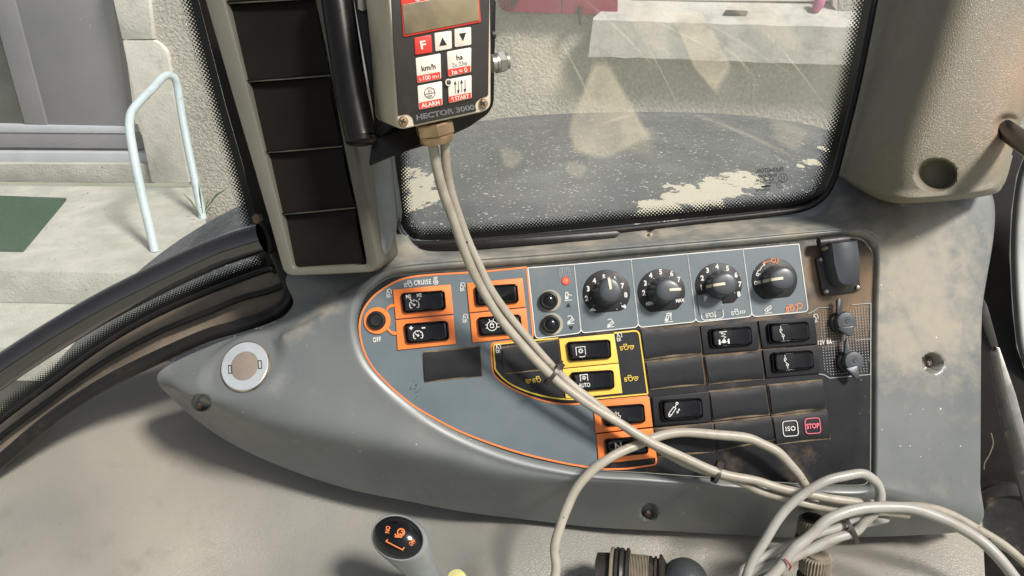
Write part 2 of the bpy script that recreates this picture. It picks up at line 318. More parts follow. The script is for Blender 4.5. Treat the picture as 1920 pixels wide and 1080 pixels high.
class MB:
    def __init__(s): s.v = []; s.f = []; s.uv = None; s.m = []
    def add(s, pts): i = len(s.v); s.v += [Vector(p) for p in pts]; return i
    def poly(s, pts): i = s.add(pts); s.f.append(list(range(i, i + len(pts))))
    def rings(s, rings, closed=True, cap0=False, cap1=False):
        n = len(rings[0]); idx = [s.add(r) for r in rings]
        for a, b in zip(idx, idx[1:]):
            for k in range(n if closed else n - 1):
                k2 = (k + 1) % n; s.f.append([a + k, a + k2, b + k2, b + k])
        if cap0: s.f.append([idx[0] + k for k in range(n)][::-1])
        if cap1: s.f.append([idx[-1] + k for k in range(n)])
        return s
    def grid(s, rows): return s.rings(rows, closed=False)
    def slab(s, pl, pts, h0, h1, bev=0.0, anchor=None, bh=None, bottom=False):
        """prism standing on plane pl over pixel outline pts, heights in metres, bevel in pixels"""
        an = h0 if anchor is None else anchor
        bh = (bev * 0.00043) if bh is None else bh
        U = lambda q, h: [pl.up(x, y, h, an) for x, y in q]
        rg = [U(pts, h0), U(pts, h1 - bh)] if bev else [U(pts, h0), U(pts, h1)]
        if bev:
            rg.append(U(inset(pts, bev * 0.3), h1 - bh * 0.3)); rg.append(U(inset(pts, bev), h1))
        return s.rings(rg, cap1=True, cap0=bottom)
    def tube(s, path, r, n=12, caps=True):
        P = [Vector(p) for p in path]; prev = None; rg = []
        for i, p in enumerate(P):
            t = (P[min(i + 1, len(P) - 1)] - P[max(i - 1, 0)]).normalized()
            if prev is None: prev = t.orthogonal().normalized()
            prev = (prev - t * prev.dot(t)).normalized(); q = t.cross(prev)
            rr = r[i] if isinstance(r, list) else r
            rg.append([p + (prev * math.cos(2 * math.pi * k / n) + q * math.sin(2 * math.pi * k / n)) * rr for k in range(n)])
        return s.rings(rg, cap0=caps, cap1=caps)
    def lathe(s, o, ax, prof, n=24, sx=1.0, xd=None, ribs=0, ribd=0.0, caps=True):
        ax = ax.normalized(); x = (xd - ax * xd.dot(ax)).normalized() if xd is not None else ax.orthogonal().normalized(); y = ax.cross(x)
        rg = []
        for r, z in prof:
            rr = [r * (1 - (ribd if (ribs and (k * ribs // n * 2 // 1) % 2) else 0)) for k in range(n)] if not ribs else [r * (1 - ribd * (0.5 + 0.5 * math.cos(2 * math.pi * ribs * k / n))) for k in range(n)]
            rg.append([o + ax * z + x * (rr[k] * sx * math.cos(2 * math.pi * k / n)) + y * (rr[k] * math.sin(2 * math.pi * k / n)) for k in range(n)])
        return s.rings(rg, cap0=caps, cap1=caps)
    def rib(s, pl, pts, wpx, h, closed=False):
        """flat printed line of pixel width wpx on plane pl, lying h above it"""
        L = len(pts); a = []; b = []
        for i in range(L):
            p0 = Vector(pts[i - 1]) if (closed or i) else Vector(pts[0]); p1 = Vector(pts[(i + 1) % L]) if (closed or i < L - 1) else Vector(pts[-1])
            c = Vector(pts[i]); e1 = c - p0; e2 = p1 - c
            if e1.length < 1e-6: e1 = e2
            if e2.length < 1e-6: e2 = e1
            e1.normalize(); e2.normalize(); n1 = Vector((-e1.y, e1.x)); n2 = Vector((-e2.y, e2.x)); n = n1 + n2
            n = n.normalized() if n.length > 1e-4 else n1
            k = wpx / 2 / max(0.6, n.dot(n1))
            a.append(pl.ph(c.x + n.x * k, c.y + n.y * k, h)); b.append(pl.ph(c.x - n.x * k, c.y - n.y * k, h))
        if closed: a.append(a[0]); b.append(b[0])
        return s.grid([a, b])
    def flat(s, pl, pts, h): s.poly([pl.ph(x, y, h) for x, y in pts]); return s
    def text(s, pl, body, px, py, size, ang=-6.0, h=0.0, sx=1.0, bold=0.0, mirror=False, spacing=1.0):
        pts, fs = glyphs(body, bold, spacing)
        c, sn = math.cos(R(ang)), math.sin(R(ang)); i = len(s.v)
        for x, y in pts:
            x = x * size * sx * (-1 if mirror else 1); y = -y * size
            s.v.append(pl.ph(px + x * c - y * sn, py + x * sn + y * c, h))
        s.f += [[i + k for k in f] for f in fs]; return s
    def icon(s, pl, strokes, px, py, sc=1.0, ang=-6.0, wpx=1.0, h=0.0):
        c, sn = math.cos(R(ang)), math.sin(R(ang))
        T = lambda q: [(px + (x * c - y * sn) * sc, py + (x * sn + y * c) * sc) for x, y in q]
        for st in strokes:
            if st[0] == 'c': s.rib(pl, T(arc2(st[1], st[2], st[3], 0, 337.5, 15)), wpx, h, True)
            elif st[0] == 'd': s.flat(pl, T(arc2(st[1], st[2], st[3], 0, 337.5, 15)), h)
            elif st[0] == 'f': s.flat(pl, T(st[1]), h)
            elif st[0] == 'a': s.rib(pl, T(arc2(*st[1:])), wpx, h)
            else: s.rib(pl, T(st), wpx, h)
        return s
_gc = {}
def glyphs(body, bold, spacing):
    key = (body, bold, spacing)
    if key in _gc: return _gc[key]
    cu = bpy.data.curves.new('t', 'FONT'); cu.body = body; cu.align_x = 'CENTER'; cu.offset = bold; cu.resolution_u = 3; cu.space_character = spacing
    ob = bpy.data.objects.new('t', cu); COL.objects.link(ob)
    dg = bpy.context.evaluated_depsgraph_get(); me = bpy.data.meshes.new_from_object(ob.evaluated_get(dg))
    ys = [v.co.y for v in me.vertices]; ym = (0.0 + 0.70) / 2
    r = ([(v.co.x / 0.70, (v.co.y - ym) / 0.70) for v in me.vertices], [list(p.vertices) for p in me.polygons])
    bpy.data.objects.remove(ob); bpy.data.curves.remove(cu); bpy.data.meshes.remove(me)
    _gc[key] = r; return r

def obj(name, mb, mat, parent=None, smooth=32, label=None, cat=None, group=None, kind=None, origin=None, recalc=True):
    me = bpy.data.meshes.new(name)
    lo_ = Vector([min(v[i] for v in mb.v) for i in range(3)]); hi = Vector([max(v[i] for v in mb.v) for i in range(3)])
    c = origin or Vector(((lo_.x + hi.x) / 2, (lo_.y + hi.y) / 2, (lo_.z + hi.z) / 2))
    me.from_pydata([tuple(v - c) for v in mb.v], [], mb.f)
    bm = bmesh.new(); bm.from_mesh(me)
    if mb.uv:
        uvl = bm.loops.layers.uv.new('UVMap'); bm.verts.ensure_lookup_table()
        for f in bm.faces:
            for l in f.loops: l[uvl].uv = mb.uv[l.vert.index]
    if recalc: bmesh.ops.recalc_face_normals(bm, faces=bm.faces)
    for f in bm.faces: f.smooth = True
    for e in bm.edges:
        if len(e.link_faces) == 2 and e.calc_face_angle(0) > R(smooth): e.smooth = False
    bm.to_mesh(me); bm.free()
    me.materials.append(MAT[mat] if isinstance(mat, str) else mat)
    o = bpy.data.objects.new(name, me); COL.objects.link(o)
    if parent is not None:
        o.parent = parent; o.location = c - parent['_w_'] if False else c - WORLD[parent.name]
    else: o.location = c
    WORLD[o.name] = c
    if label: o['label'] = label
    if cat: o['category'] = cat
    if group: o['group'] = group
    if kind: o['kind'] = kind
    return o
WORLD = {}
def thing(name, loc, label, cat, group=None):
    o = bpy.data.objects.new(name, None); COL.objects.link(o); o.location = loc; o.empty_display_size = 0.02
    o['label'] = label; o['category'] = cat; WORLD[o.name] = Vector(loc)
    if group: o['group'] = group
    return o
def quad_uv(q, u, v):
    """u,v in -1..1 on pixel quad TL,TR,BR,BL"""
    a, b = (u + 1) / 2, (v + 1) / 2
    return ((q[0][0] * (1 - a) + q[1][0] * a) * (1 - b) + (q[3][0] * (1 - a) + q[2][0] * a) * b,
            (q[0][1] * (1 - a) + q[1][1] * a) * (1 - b) + (q[3][1] * (1 - a) + q[2][1] * a) * b)
def rr_uv(ru, rv, n=5):
    out = []
    for cx, cy, a0 in ((1 - ru, 1 - rv, 0), (-1 + ru, 1 - rv, 90), (-1 + ru, -1 + rv, 180), (1 - ru, -1 + rv, 270)):
        for k in range(n + 1):
            a = R(a0 + 90 * k / n); out.append((cx + ru * math.cos(a), cy + rv * math.sin(a)))
    return out

# ================================================================== SETTING OUTSIDE
gmb = MB(); gmb.poly([(-60, -30, 0), (60, -30, 0), (60, 60, 0), (-60, 60, 0)]); obj('ground', gmb, 'ground', kind='structure')

house = thing('house_wall', WL.ph(700, 500), 'rough grey cement-rendered house wall seen through the cab windows', 'wall')
q = MB(); q.slab(WL, [(252, -260), (278, 0), (287, 72), (300, 82), (314, 96), (319, 130), (355, 344), (372, 480), (400, 760), (1100, 900), (2600, 1200), (2600, -260), (1572, -260), (1574, 60), (1130, 60), (1160, -260)], -0.30, 0, anchor=0)
obj('wall_face', q, 'plaster', house)
for pts in ([(211, -4), (278, -4), (287, 74), (229, 74)], [(190, -90), (262, -90), (277.5, -5.5), (210.5, -5.5)], [(229, 75.8), (288, 75.8), (300, 83), (312, 97), (318, 130), (355, 343), (284, 343)]):
    q = MB(); q.slab(WL, rround(pts, 2.5, 2), -0.28, 0.035, 1.5, anchor=0.035, bh=0.006); obj('jamb_stone', q, 'stone', house)
# concrete foot under the door
door = thing('house_door', WL.ph(130, 280, -0.1), 'grey panelled house door with pale threshold strip behind the steps', 'door')
def wslab(name, mat, pts, h0, h1, bev=0.0, parent=None):
    q = MB(); q.slab(WL, pts, h0, h1, bev, anchor=h1, bh=0.006); return obj(name, q, mat, parent)
wslab('door_panel', 'doorgrey', [(20, -60), (200, -60), (214, 20), (243, 236), (90, 234), (27, -5)], -0.20, -0.130, 1.2, door)
wslab('door_stile', 'doorgrey', [(-90, -260), (-40, -260), (25.5, -5), (88, 234), (46, 232), (0, 67)], -0.20, -0.118, 1.2, door)
wslab('door_glass', 'doordark', [(-300, -260), (-92, -260), (-1, 67), (45, 232), (-300, 226)], -0.20, -0.150, 0, door)
wslab('bottom_rail', 'doorgrey', [(-300, 247), (249, 251), (262, 279), (-300, 274)], -0.20, -0.112, 1, door)
wslab('rail_strip', 'doorlight', [(-300, 228), (244, 238), (248, 250.5), (-300, 246.5)], -0.20, -0.105, 1, door)
wslab('threshold_gap', 'iron', [(-300, 275), (268, 279.5), (272, 290), (-300, 288)], -0.2, -0.14, 0, door)
wslab('threshold_strip', 'doorlight', [(-300, 284), (272, 287), (279, 307), (-300, 305)], -0.2, -0.06, 1.5, door)
wslab('door_plinth', 'concrete', [(-300, 305.5), (279, 308), (288, 344), (-300, 338)], -0.2, -0.01, 2, house)

step = MB()
step.slab(LP, rround([(-900, 340), (370, 349), (388, 420), (420, 515), (-400, 500)], [0, 0, 8, 14, 0], 5), -0.20, 0, 2.5, anchor=0, bh=0.012)
obj('door_landing', step, 'concrete', label='pale concrete landing slab in front of the grey door', cat='step', smooth=40)
st2 = MB(); P2 = Plane(Vector((0, 0, ZL - 0.20)), Vector((0, 0, 1)))
st2.slab(P2, [(-900, 420), (420, 440), (450, 660), (-500, 640)], -0.20, -0.003, 2.5, anchor=0, bh=0.012)
obj('lower_step', st2, 'concrete', label='wide concrete step one level below the landing', cat='step')
mt = MB(); mt.slab(LP, rround([(-200, 362), (126, 374), (44, 473), (-260, 468)], 3, 3), 0, 0.014, 1.0, bh=0.004)
obj('door_mat', mt, 'mat', label='dark green bristle mat lying on the landing', cat='mat')

# bent handrail
A = LP.ph(291, 471); B = LP.ph(380, 408)
def hr(px, py, t):      # point in the vertical plane through both feet, on the sight line
    n = (B - A).cross(Vector((0, 0, 1))).normalized(); r = ray(px, py); return CAMLOC + r * ((A - CAMLOC).dot(n) / r.dot(n))
da, db = (A - CAMLOC).dot(FW), (B - CAMLOC).dot(FW)
hp = [(291, 473, 0), (279, 420, .0), (267, 369, 0), (256, 318, 0), (247, 270, .02), (243, 238, .06), (246, 212, .14), (262, 190, .25), (285, 167, .5), (303, 147, .72), (316, 141, .82), (328, 148, .9), (334, 170, .96), (342, 222, 1), (355, 289, 1), (368, 350, 1), (381, 412, 1)]
path = [W(x, y, da + (db - da) * t) for x, y, t in cr(hp, 4)]
h = MB(); h.tube(path, 0.026, 14); obj('handrail', h, 'handrail', label='pale blue bent tube handrail standing on the landing', cat='handrail', smooth=60)

# weeds at the foot of the wall
wd = thing('weed_plant', LP.ph(378, 350), 'sparse green weed growing at the wall foot behind the handrail', 'plant')
for (x0, y0, x1, y1, dd, ww) in ((376, 405, 343, 362, 4.2, .005), (380, 400, 372, 340, 4.3, .006), (384, 398, 396, 372, 4.3, .004), (386, 392, 428, 352, 4.3, .006), (386, 400, 406, 390, 4.2, .004)):
    q = MB(); a, b = W(x0, y0, dd), W(x1, y1, dd); sd = (b - a).cross(FW).normalized() * ww
    mid = (a + b) / 2 + Vector((0, 0, .02)); q.rings([[a - sd * .4, a + Vector((0, -.004, 0)), a + sd * .4], [mid - sd, mid + Vector((0, -.008, 0)), mid + sd], [b - sd * .1, b, b + sd * .1]], closed=False)
    obj('leaf', q, 'leaf', wd)

# window: sill, frame, shutter
sill = thing('window_sill', WL.ph(1350, 70), 'weathered pale stone sill jutting below the house window', 'window sill')
q = MB(); F0 = [WL.ph(x, y, .14) for x, y in ((1112, 33), (1700, 51))]; F1 = [WL.ph(x, y, .14) for x, y in ((1103, 106), (1700, 125))]
Bk = [WL.ph(x, y, -.10) for x, y in ((1160, -6), (1700, 4))]; Bb = [WL.ph(x, y, -.10) + Vector((0, 0, -.3)) for x, y in ((1160, -6), (1700, 4))]
def lerpl(a, b, n): return [a.lerp(b, i / n) for i in range(n + 1)]
e = 0.012
rows = [lerpl(Bb[0], Bb[1], 24), lerpl(Bk[0], Bk[1], 24)]
fr, bt = lerpl(F0[0], F0[1], 24), lerpl(F1[0], F1[1], 24)
jag = [random.uniform(-.004, .004) for _ in fr]
rows.append([p - WL.n * e + Vector((0, 0, j)) for p, j in zip(fr, jag)]); rows.append([p + Vector((0, 0, -e + j)) for p, j in zip(fr, jag)])
rows.append([p + Vector((0, 0, j)) for p, j in zip(bt, jag[::-1])]); rows.append([p - WL.n * .24 for p in bt])
q.grid(rows); q.poly([r[0] for r in rows]); q.poly([r[-1] for r in rows]); obj('sill_stone', q, 'sill', sill, smooth=25)
q = MB(); SP = Plane(F0[0], (F0[1] - F0[0]).cross(Bk[0] - F0[0]) * 1.0)
if SP.n.z < 0: SP.n = -SP.n
q.slab(SP, [(1360, 22), (1402, 23.5), (1400, 30), (1357, 28.5)], 0.0, 0.012, anchor=0); obj('drain_slot', q, 'iron', sill)
win = thing('house_window', WL.ph(1370, -40, -.1), 'white framed house window above the stone sill', 'window')
for nm, mt_, pts, h1 in (('bottom_rail', 'windowwhite', [(1186, -26), (1560, -18), (1556, 3.5), (1184, .5)], -.06), ('pane', 'doordark', [(1190, -240), (1560, -240), (1560, -20), (1190, -28)], -.13), ('reveal', 'stone', [(1559, -240), (1585, -240), (1583, 40), (1561, 10)], -.005)):
    wslab(nm, mt_, pts, -.2, h1, 1.0, win)
pk = MB(); pk.tube([WL.ph(x, y, .02) for x, y in ((1545, -20), (1540, -2), (1534, 10), (1526, 22))], [.02, .03, .035, .02], 8); obj('pink_cloth', pk, 'pinkcloth', label='small bright pink cloth end hanging at the right of the window', cat='cloth', smooth=60)
sh = thing('window_shutter', WL.ph(1050, 0, .04), 'crimson wooden shutter folded against the wall left of the window', 'shutter')
wslab('shutter_board', 'shutter', [(947, -260), (1050, -260), (1052, 26), (947, 22)], .02, .062, 1.2, sh)
wslab('shutter_board', 'shutter', [(1053.5, -260), (1161, -260), (1158, 29), (1053.5, 26)], .02, .060, 1.2, sh)
wslab('shutter_edge', 'shutter', [(934, -260), (946, -260), (946, 20), (935, 12)], .01, .035, .5, sh)
for x in (964, 1087):
    q = MB(); q.tube([WL.ph(x, -60 if x < 1000 else 10, .10), WL.ph(x, 12 if x < 1000 else 46, .10)], .010, 8); q.slab(WL, [(x - 5, -30 if x < 1000 else 14), (x + 5, -30 if x < 1000 else 14), (x + 5, 4 if x < 1000 else 26), (x - 5, 4 if x < 1000 else 26)], .06, .105, anchor=.105)
    obj('hinge_pin', q, 'iron', sh)

# ---- rear guard of the tractor outside the glass
S = [(60, 740), (120, 665), (200, 575), (250, 518), (300, 476), (350, 441), (410, 405), (470, 376), (560, 330), (660, 290), (745, 262), (840, 237), (950, 221), (1060, 213), (1180, 210), (1300, 211), (1400, 217), (1480, 227), (1540, 240), (1600, 262), (1680, 300), (1760, 350)]
prof = [(60, 1.86), (14, 1.72), (2, 1.62), (0, 1.56), (3, 1.50), (14, 1.42), (38, 1.32), (80, 1.21), (140, 1.10), (230, 0.98), (360, .88)]
Sx = cr(S, 6); rows = []
for a_, d_ in cr(prof, 4):
    rows.append([W(x, y + a_, d_ + 0.15 * ((x - 1150) / 900) ** 2 * 0 ) for x, y in Sx])
q = MB(); q.grid(rows)
cream = [(tuple(nearest(rows, x, y)), r_) for x, y, r_ in ((1250, 388, .045), (1300, 368, .055), (1345, 352, .05), (1380, 345, .045), (1402, 340, .03), (1215, 400, .03))]
cream += [(tuple(nearest(rows, x, y)), r_) for x, y, r_ in ((770, 350, .055), (755, 375, .055), (790, 370, .045), (745, 335, .05))]
cream += [(tuple(nearest(rows, x, y)), r_) for x, y, r_ in ((1524, 298, .022), (1545, 280, .022), (1500, 312, .010))]
fm = pm('scuffed_black_guard_patched', (0.075, 0.083, 0.090), (0.045, 0.052, 0.058), 10, 0.5, bump=0.3, bscale=70, bdist=0.004,
    dust=(0.16, 0.17, 0.175), dscale=9, dlo=0.45, dhi=0.85, specks=(0.46, 0.46, 0.43), sscale=210, sthr=0.30, stretch=(0.55, 1, 1),
    blobs=cream, blobc=(0.50, 0.47, 0.37), bn=42, wob=1.5, blo=0.28, bhi=0.32)  # cream patches with ragged edges at set spots
obj('rear_mudguard', q, fm, smooth=60, label='domed black mudguard outside the glass, speckled with pale scuffs and cream patches', cat='mudguard')

# ================================================================== CAB GLASS
def frit(parent, pl, path, inward, pitch=0.00098, h=0.0012, v0=0, nrow=10.5, n=4):
    """dotted enamel band: path = outer edge of the pane in pixels, band runs inwards"""
    P = cr(path, n); pts = [pl.ph(x, y, h) for x, y in P]; m = MB(); m.uv = []; acc = 0; rowA = []; rowB = []
    wd_ = nrow * pitch
    for i, p in enumerate(pts):
        t = (pts[min(i + 1, len(pts) - 1)] - pts[max(i - 1, 0)]).normalized(); inn = pl.n.cross(t) * inward
        if i: acc += (p - pts[i - 1]).length
        k = wd_ * (P[i][2] if len(P[i]) > 2 else 1)
        rowA.append(p); rowB.append(p + inn * k); m.uv.append((acc / pitch, v0))
    m.uv += [(u, nrow) for u, _ in m.uv]
    m.grid([rowA, rowB]); return obj('dotted_border', m, 'frit', parent, recalc=False)
wr = thing('rear_window', GR.ph(1150, 430), 'dusty cab window with black dotted border behind the switch console', 'window')
outl = [(700, -80), (735, 240), (738, 300), (741, 360), (747, 405), (760, 434), (790, 450), (900, 446), (1040, 434), (1164, 422), (1300, 409), (1433, 395), (1500, 386), (1537, 368), (1556, 335), (1569, 288), (1606, 140), (1650, -80)]
q = MB(); q.slab(GR, outl, -0.004, 0, anchor=0, bottom=True); obj('pane', q, 'glass', wr)
frit(wr, GR, outl[1:], 1, pitch=0.00165)
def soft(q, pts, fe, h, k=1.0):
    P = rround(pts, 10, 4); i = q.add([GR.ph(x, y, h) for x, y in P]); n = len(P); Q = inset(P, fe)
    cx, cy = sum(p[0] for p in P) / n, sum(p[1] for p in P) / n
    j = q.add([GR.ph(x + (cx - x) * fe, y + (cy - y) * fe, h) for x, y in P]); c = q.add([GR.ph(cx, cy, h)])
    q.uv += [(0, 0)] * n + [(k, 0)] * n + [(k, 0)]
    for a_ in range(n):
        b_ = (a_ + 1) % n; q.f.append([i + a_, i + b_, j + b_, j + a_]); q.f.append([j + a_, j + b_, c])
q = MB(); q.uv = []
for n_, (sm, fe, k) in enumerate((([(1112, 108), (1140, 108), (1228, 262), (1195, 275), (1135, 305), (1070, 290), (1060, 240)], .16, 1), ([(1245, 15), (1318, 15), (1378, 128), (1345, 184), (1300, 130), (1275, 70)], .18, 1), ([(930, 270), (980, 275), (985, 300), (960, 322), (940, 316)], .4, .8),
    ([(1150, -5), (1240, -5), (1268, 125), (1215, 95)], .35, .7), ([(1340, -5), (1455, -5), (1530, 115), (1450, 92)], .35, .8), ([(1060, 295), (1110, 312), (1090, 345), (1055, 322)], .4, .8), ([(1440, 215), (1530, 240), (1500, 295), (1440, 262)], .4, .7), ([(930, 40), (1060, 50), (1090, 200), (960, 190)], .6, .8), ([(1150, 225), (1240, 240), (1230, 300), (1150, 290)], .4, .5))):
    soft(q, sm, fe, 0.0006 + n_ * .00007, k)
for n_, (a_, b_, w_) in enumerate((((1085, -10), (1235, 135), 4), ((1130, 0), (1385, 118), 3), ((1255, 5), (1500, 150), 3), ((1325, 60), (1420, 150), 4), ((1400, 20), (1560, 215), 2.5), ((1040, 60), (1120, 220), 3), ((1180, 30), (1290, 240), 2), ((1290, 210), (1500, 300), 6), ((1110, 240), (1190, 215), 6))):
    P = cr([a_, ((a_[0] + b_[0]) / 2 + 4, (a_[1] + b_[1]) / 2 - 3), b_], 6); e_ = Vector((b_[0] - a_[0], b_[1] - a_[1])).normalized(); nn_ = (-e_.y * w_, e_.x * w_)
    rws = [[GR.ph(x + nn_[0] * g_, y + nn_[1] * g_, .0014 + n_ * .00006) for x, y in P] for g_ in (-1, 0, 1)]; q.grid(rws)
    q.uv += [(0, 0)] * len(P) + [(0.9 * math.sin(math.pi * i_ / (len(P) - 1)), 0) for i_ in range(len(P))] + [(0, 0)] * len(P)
obj('painted_reflection', q, 'glare', wr, kind='stuff', recalc=False)  # glass reflections painted as pale soft-edged shapes and streaks
q = MB()
T = [('PILKINGTON', 1444, 318.5, 7.0, .82), ('toughened', 1439, 328.5, 6.5, .85), ('43R-001546', 1434, 337, 6, .78), ('ASTMAS600CC1416', 1434, 343.5, 3.6, .85), ('36434708', 1431, 356, 4.2, 1.1), ('......', 1420, 362, 5, 1.3), ('1', 1435, 362, 4.5, 1)]
for s_, x, y, z, sx in T: q.text(GR, s_, x, y, z * 1.05, -4, .0015, sx=sx, mirror=True, bold=.012)
q.icon(GR, [('c', 0, 0, 8)], 1468, 334, wpx=1, h=.0015); q.text(GR, 'E1', 1468, 334, 6.5, -4, .0015, mirror=True)
q.icon(GR, [('a', 0, 0, 6.5, 0, 360, 16)], 1462, 346, wpx=.9, h=.0015); q.text(GR, 'CCC', 1462, 346, 4, -4, .0015, mirror=True, sx=.8)
q.icon(GR, [('f', [(-9, -1.6), (9, -1.6), (9, 1.6), (-9, 1.6)])], 1436, 349.5, h=.0015)
obj('glass_marking', q, 'black_ink', wr)

# left window
wl = thing('side_window', GLF.ph(300, 520), 'dusty cab window with dotted border above the black grab rail', 'window')
lp = [(350, -80), (372, 0), (395, 90), (425, 205), (455, 310), (478, 400), (497, 470), (505, 503)]
lb = [(505, 503), (470, 512), (400, 539), (289, 589), (193, 645), (96, 716), (0, 788), (-90, 870)]
q = MB(); q.slab(GLF, [(350, -80), (372, 0), (395, 90), (425, 205), (455, 310), (478, 400), (497, 470), (505, 503), (400, 539), (289, 589), (193, 645), (96, 716), (0, 788), (-120, 880), (-300, -80)], -0.004, 0, anchor=0, bottom=True); obj('pane', q, 'glass_clear', wl)
frit(wl, GLF, lp, -1, pitch=0.0017); frit(wl, GLF, lb, -1, pitch=0.00155, h=0.0016)
sl = MB()

# right-hand sliver of glass
GS = vplane(1910, 500, 0.80, 1400, 100)
ws = thing('door_window', GS.ph(1920, 500), 'narrow strip of bright window with dotted edge at the right border', 'window')
op = [(1925, 285), (1908, 330), (1898, 400), (1895, 480), (1900, 580), (1908, 650), (1925, 700), (1960, 760)]
q = MB(); q.slab(GS, op + [(2150, 760), (2150, 250)], -0.004, 0, anchor=0, bottom=True); obj('pane', q, glassmat('whitened_glass', .8, (.93, .95, .95)), ws)  # near-white diffuse colour stands in for bright daylight behind this pane
frit(ws, GS, op, 1, pitch=0.00105, nrow=10.5)

# ================================================================== CAB LEFT: frame, ledge, seals, rail
lf = thing('window_frame', W(490, 520, .66), 'dusty black window frame with rubber seals curving under the grab rail', 'window frame')
c0 = [(540, 492, .676), (505, 502, .685), (400, 540, .69), (289, 590, .69), (193, 646, .69), (96, 717, .69), (0, 789, .69), (-90, 868, .69)]
c1 = [(545, 512, .672), (512, 525, .675), (400, 562, .68), (289, 612, .68), (193, 664, .68), (96, 733, .68), (0, 804, .68), (-90, 884, .68)]
c2 = [(548, 545, .672), (515, 556, .672), (400, 598, .675), (289, 645, .675), (193, 696, .675), (96, 764, .675), (0, 836, .675), (-90, 908, .675)]
c3 = [(550, 582, .675), (520, 600, .675), (400, 640, .68), (289, 688, .68), (193, 736, .68), (96, 800, .68), (0, 882, .68), (-90, 960, .68)]
q = MB(); q.grid([[W(*p) for p in cr(c, 6)] for c in (c0, c1, c2, c3)]); obj('dusty_ledge', q, 'ledge', lf, smooth=60)
def pt(path, r, n=14, k=6, name='seal', mat='rubber', parent=None, **kw):
    P = cr(path, k); q = MB(); q.tube([W(*p[:3]) for p in P], r if not isinstance(r, str) else [p[3] for p in P], n); return obj(name, q, mat, parent, smooth=60, **kw)
pt([(515, 508, .670), (500, 506, .682), (400, 543, .686), (289, 592, .686), (193, 648, .686), (96, 719, .686), (0, 792, .686), (-90, 871, .686)], .0028, name='glass_bead', parent=lf)
pt([(540, 530, .660), (505, 545, .662), (450, 560, .665), (400, 581, .667), (337, 606, .667), (289, 627, .667), (193, 680, .667), (96, 748, .667), (0, 820, .667), (-90, 895, .667)], .0030, name='inner_seal', parent=lf)
pt([(500, 420, .655), (517, 470, .655), (535, 515, .655), (544, 545, .654), (535, 570, .652), (505, 592, .652), (450, 611, .655), (385, 630, .658), (289, 672, .66), (193, 721, .66), (96, 785, .66), (0, 866, .66), (-90, 950, .66)], .0060, name='outer_seal', parent=lf)
q = MB(); BP = vplane(450, 250, .64, 760, 60)
q.slab(BP, rround([(352, -80), (400, -80), (500, 300), (530, 400), (560, 560), (540, 578), (500, 500), (492, 440), (478, 402), (455, 310), (425, 205), (395, 90), (372, 0)], 2, 2), -.03, 0, 1.5, anchor=0); obj('black_upright', q, 'blackframe', lf)
# bare metal lip beside the glass
# grab rail
rail = thing('grab_rail', W(489, 446, .61), 'thick glossy black grab rail curving across the side window', 'grab rail')
rp = [(492, 446, .615), (440, 462, .615), (385, 483, .615), (289, 528, .61), (193, 577, .605), (96, 634, .60), (0, 697, .595), (-90, 765, .59)]
pt(rp, .0125, n=28, k=8, name='rail_tube', mat='rail', parent=rail)
q = MB(); q.lathe(W(494, 445, .617), W(545, 430, .63) - W(489, 446, .615), [(.0128, -.002), (.0150, 0), (.0150, .010), (.011, .012)], 24); obj('rail_socket', q, 'blackframe', rail)
q = MB(); q.lathe(W(484, 410, .60), -FW, [(.0042, 0), (.0042, .003), (.003, .0045), (.001, .005)], 6); obj('bolt', q, 'rust', rail)

# ================================================================== STORAGE RACK
rk = thing('storage_rack', RK.ph(600, 510), 'olive grey pillar rack with four stacked dark storage pockets', 'storage rack')
U_ = [((368, -50), (408, -50)), ((437, 190), (471, 190)), ((500, 405), (527, 405)), ((523, 488), (549, 496)), ((528, 506), (551, 501)), ((534, 514), (554, 503)), ((546, 519), (558, 503.5)),
      ((620, 517), (620, 500)), ((694, 512), (680, 496.5)), ((704, 509), (684, 496)), ((710, 503), (685.5, 494)), ((711, 492), (685, 486)), ((692, 393), (668, 391)), ((668, 280), (644, 276)), ((640, 140), (620, 140)), ((600, -50), (580, -50))]
rows = []
for o_, i_ in U_:
    o_, i_ = Vector(o_), Vector(i_); d_ = (i_ - o_)
    L_ = max(d_.length, 1); e_ = d_ / L_
    g = lambda p, hh: RK.up(p.x, p.y, hh, 0)
    rows.append([g(o_ - e_ * 2, -.050), g(o_ - e_ * .5, -.006), g(o_ + e_ * 1.5, -.0015), g(o_ + e_ * 4, 0), g(i_ - e_ * 3, 0), g(i_ - e_ * 1, -.0008), g(i_, -.004), g(i_ + e_ * .5, -.035)])
q = MB(); q.grid(rows); obj('frame', q, 'rack', rk, smooth=50)
q = MB(); q.slab(RK, [(420, -50), (575, -50), (690, 499), (548, 506)], -.045, -.034, anchor=-.034); obj('back_panel', q, 'pocket', rk)
PK = [[(425, 10), (592, -1), (620, 139), (462, 151)], [(466, 157), (617, 145), (642, 272), (497, 284)], [(498, 288), (643, 277), (666, 387), (526, 400)], [(529, 404), (667, 392), (685, 494), (551, 503)], [(385, -120), (568, -130), (590, -6), (423, 4)]]
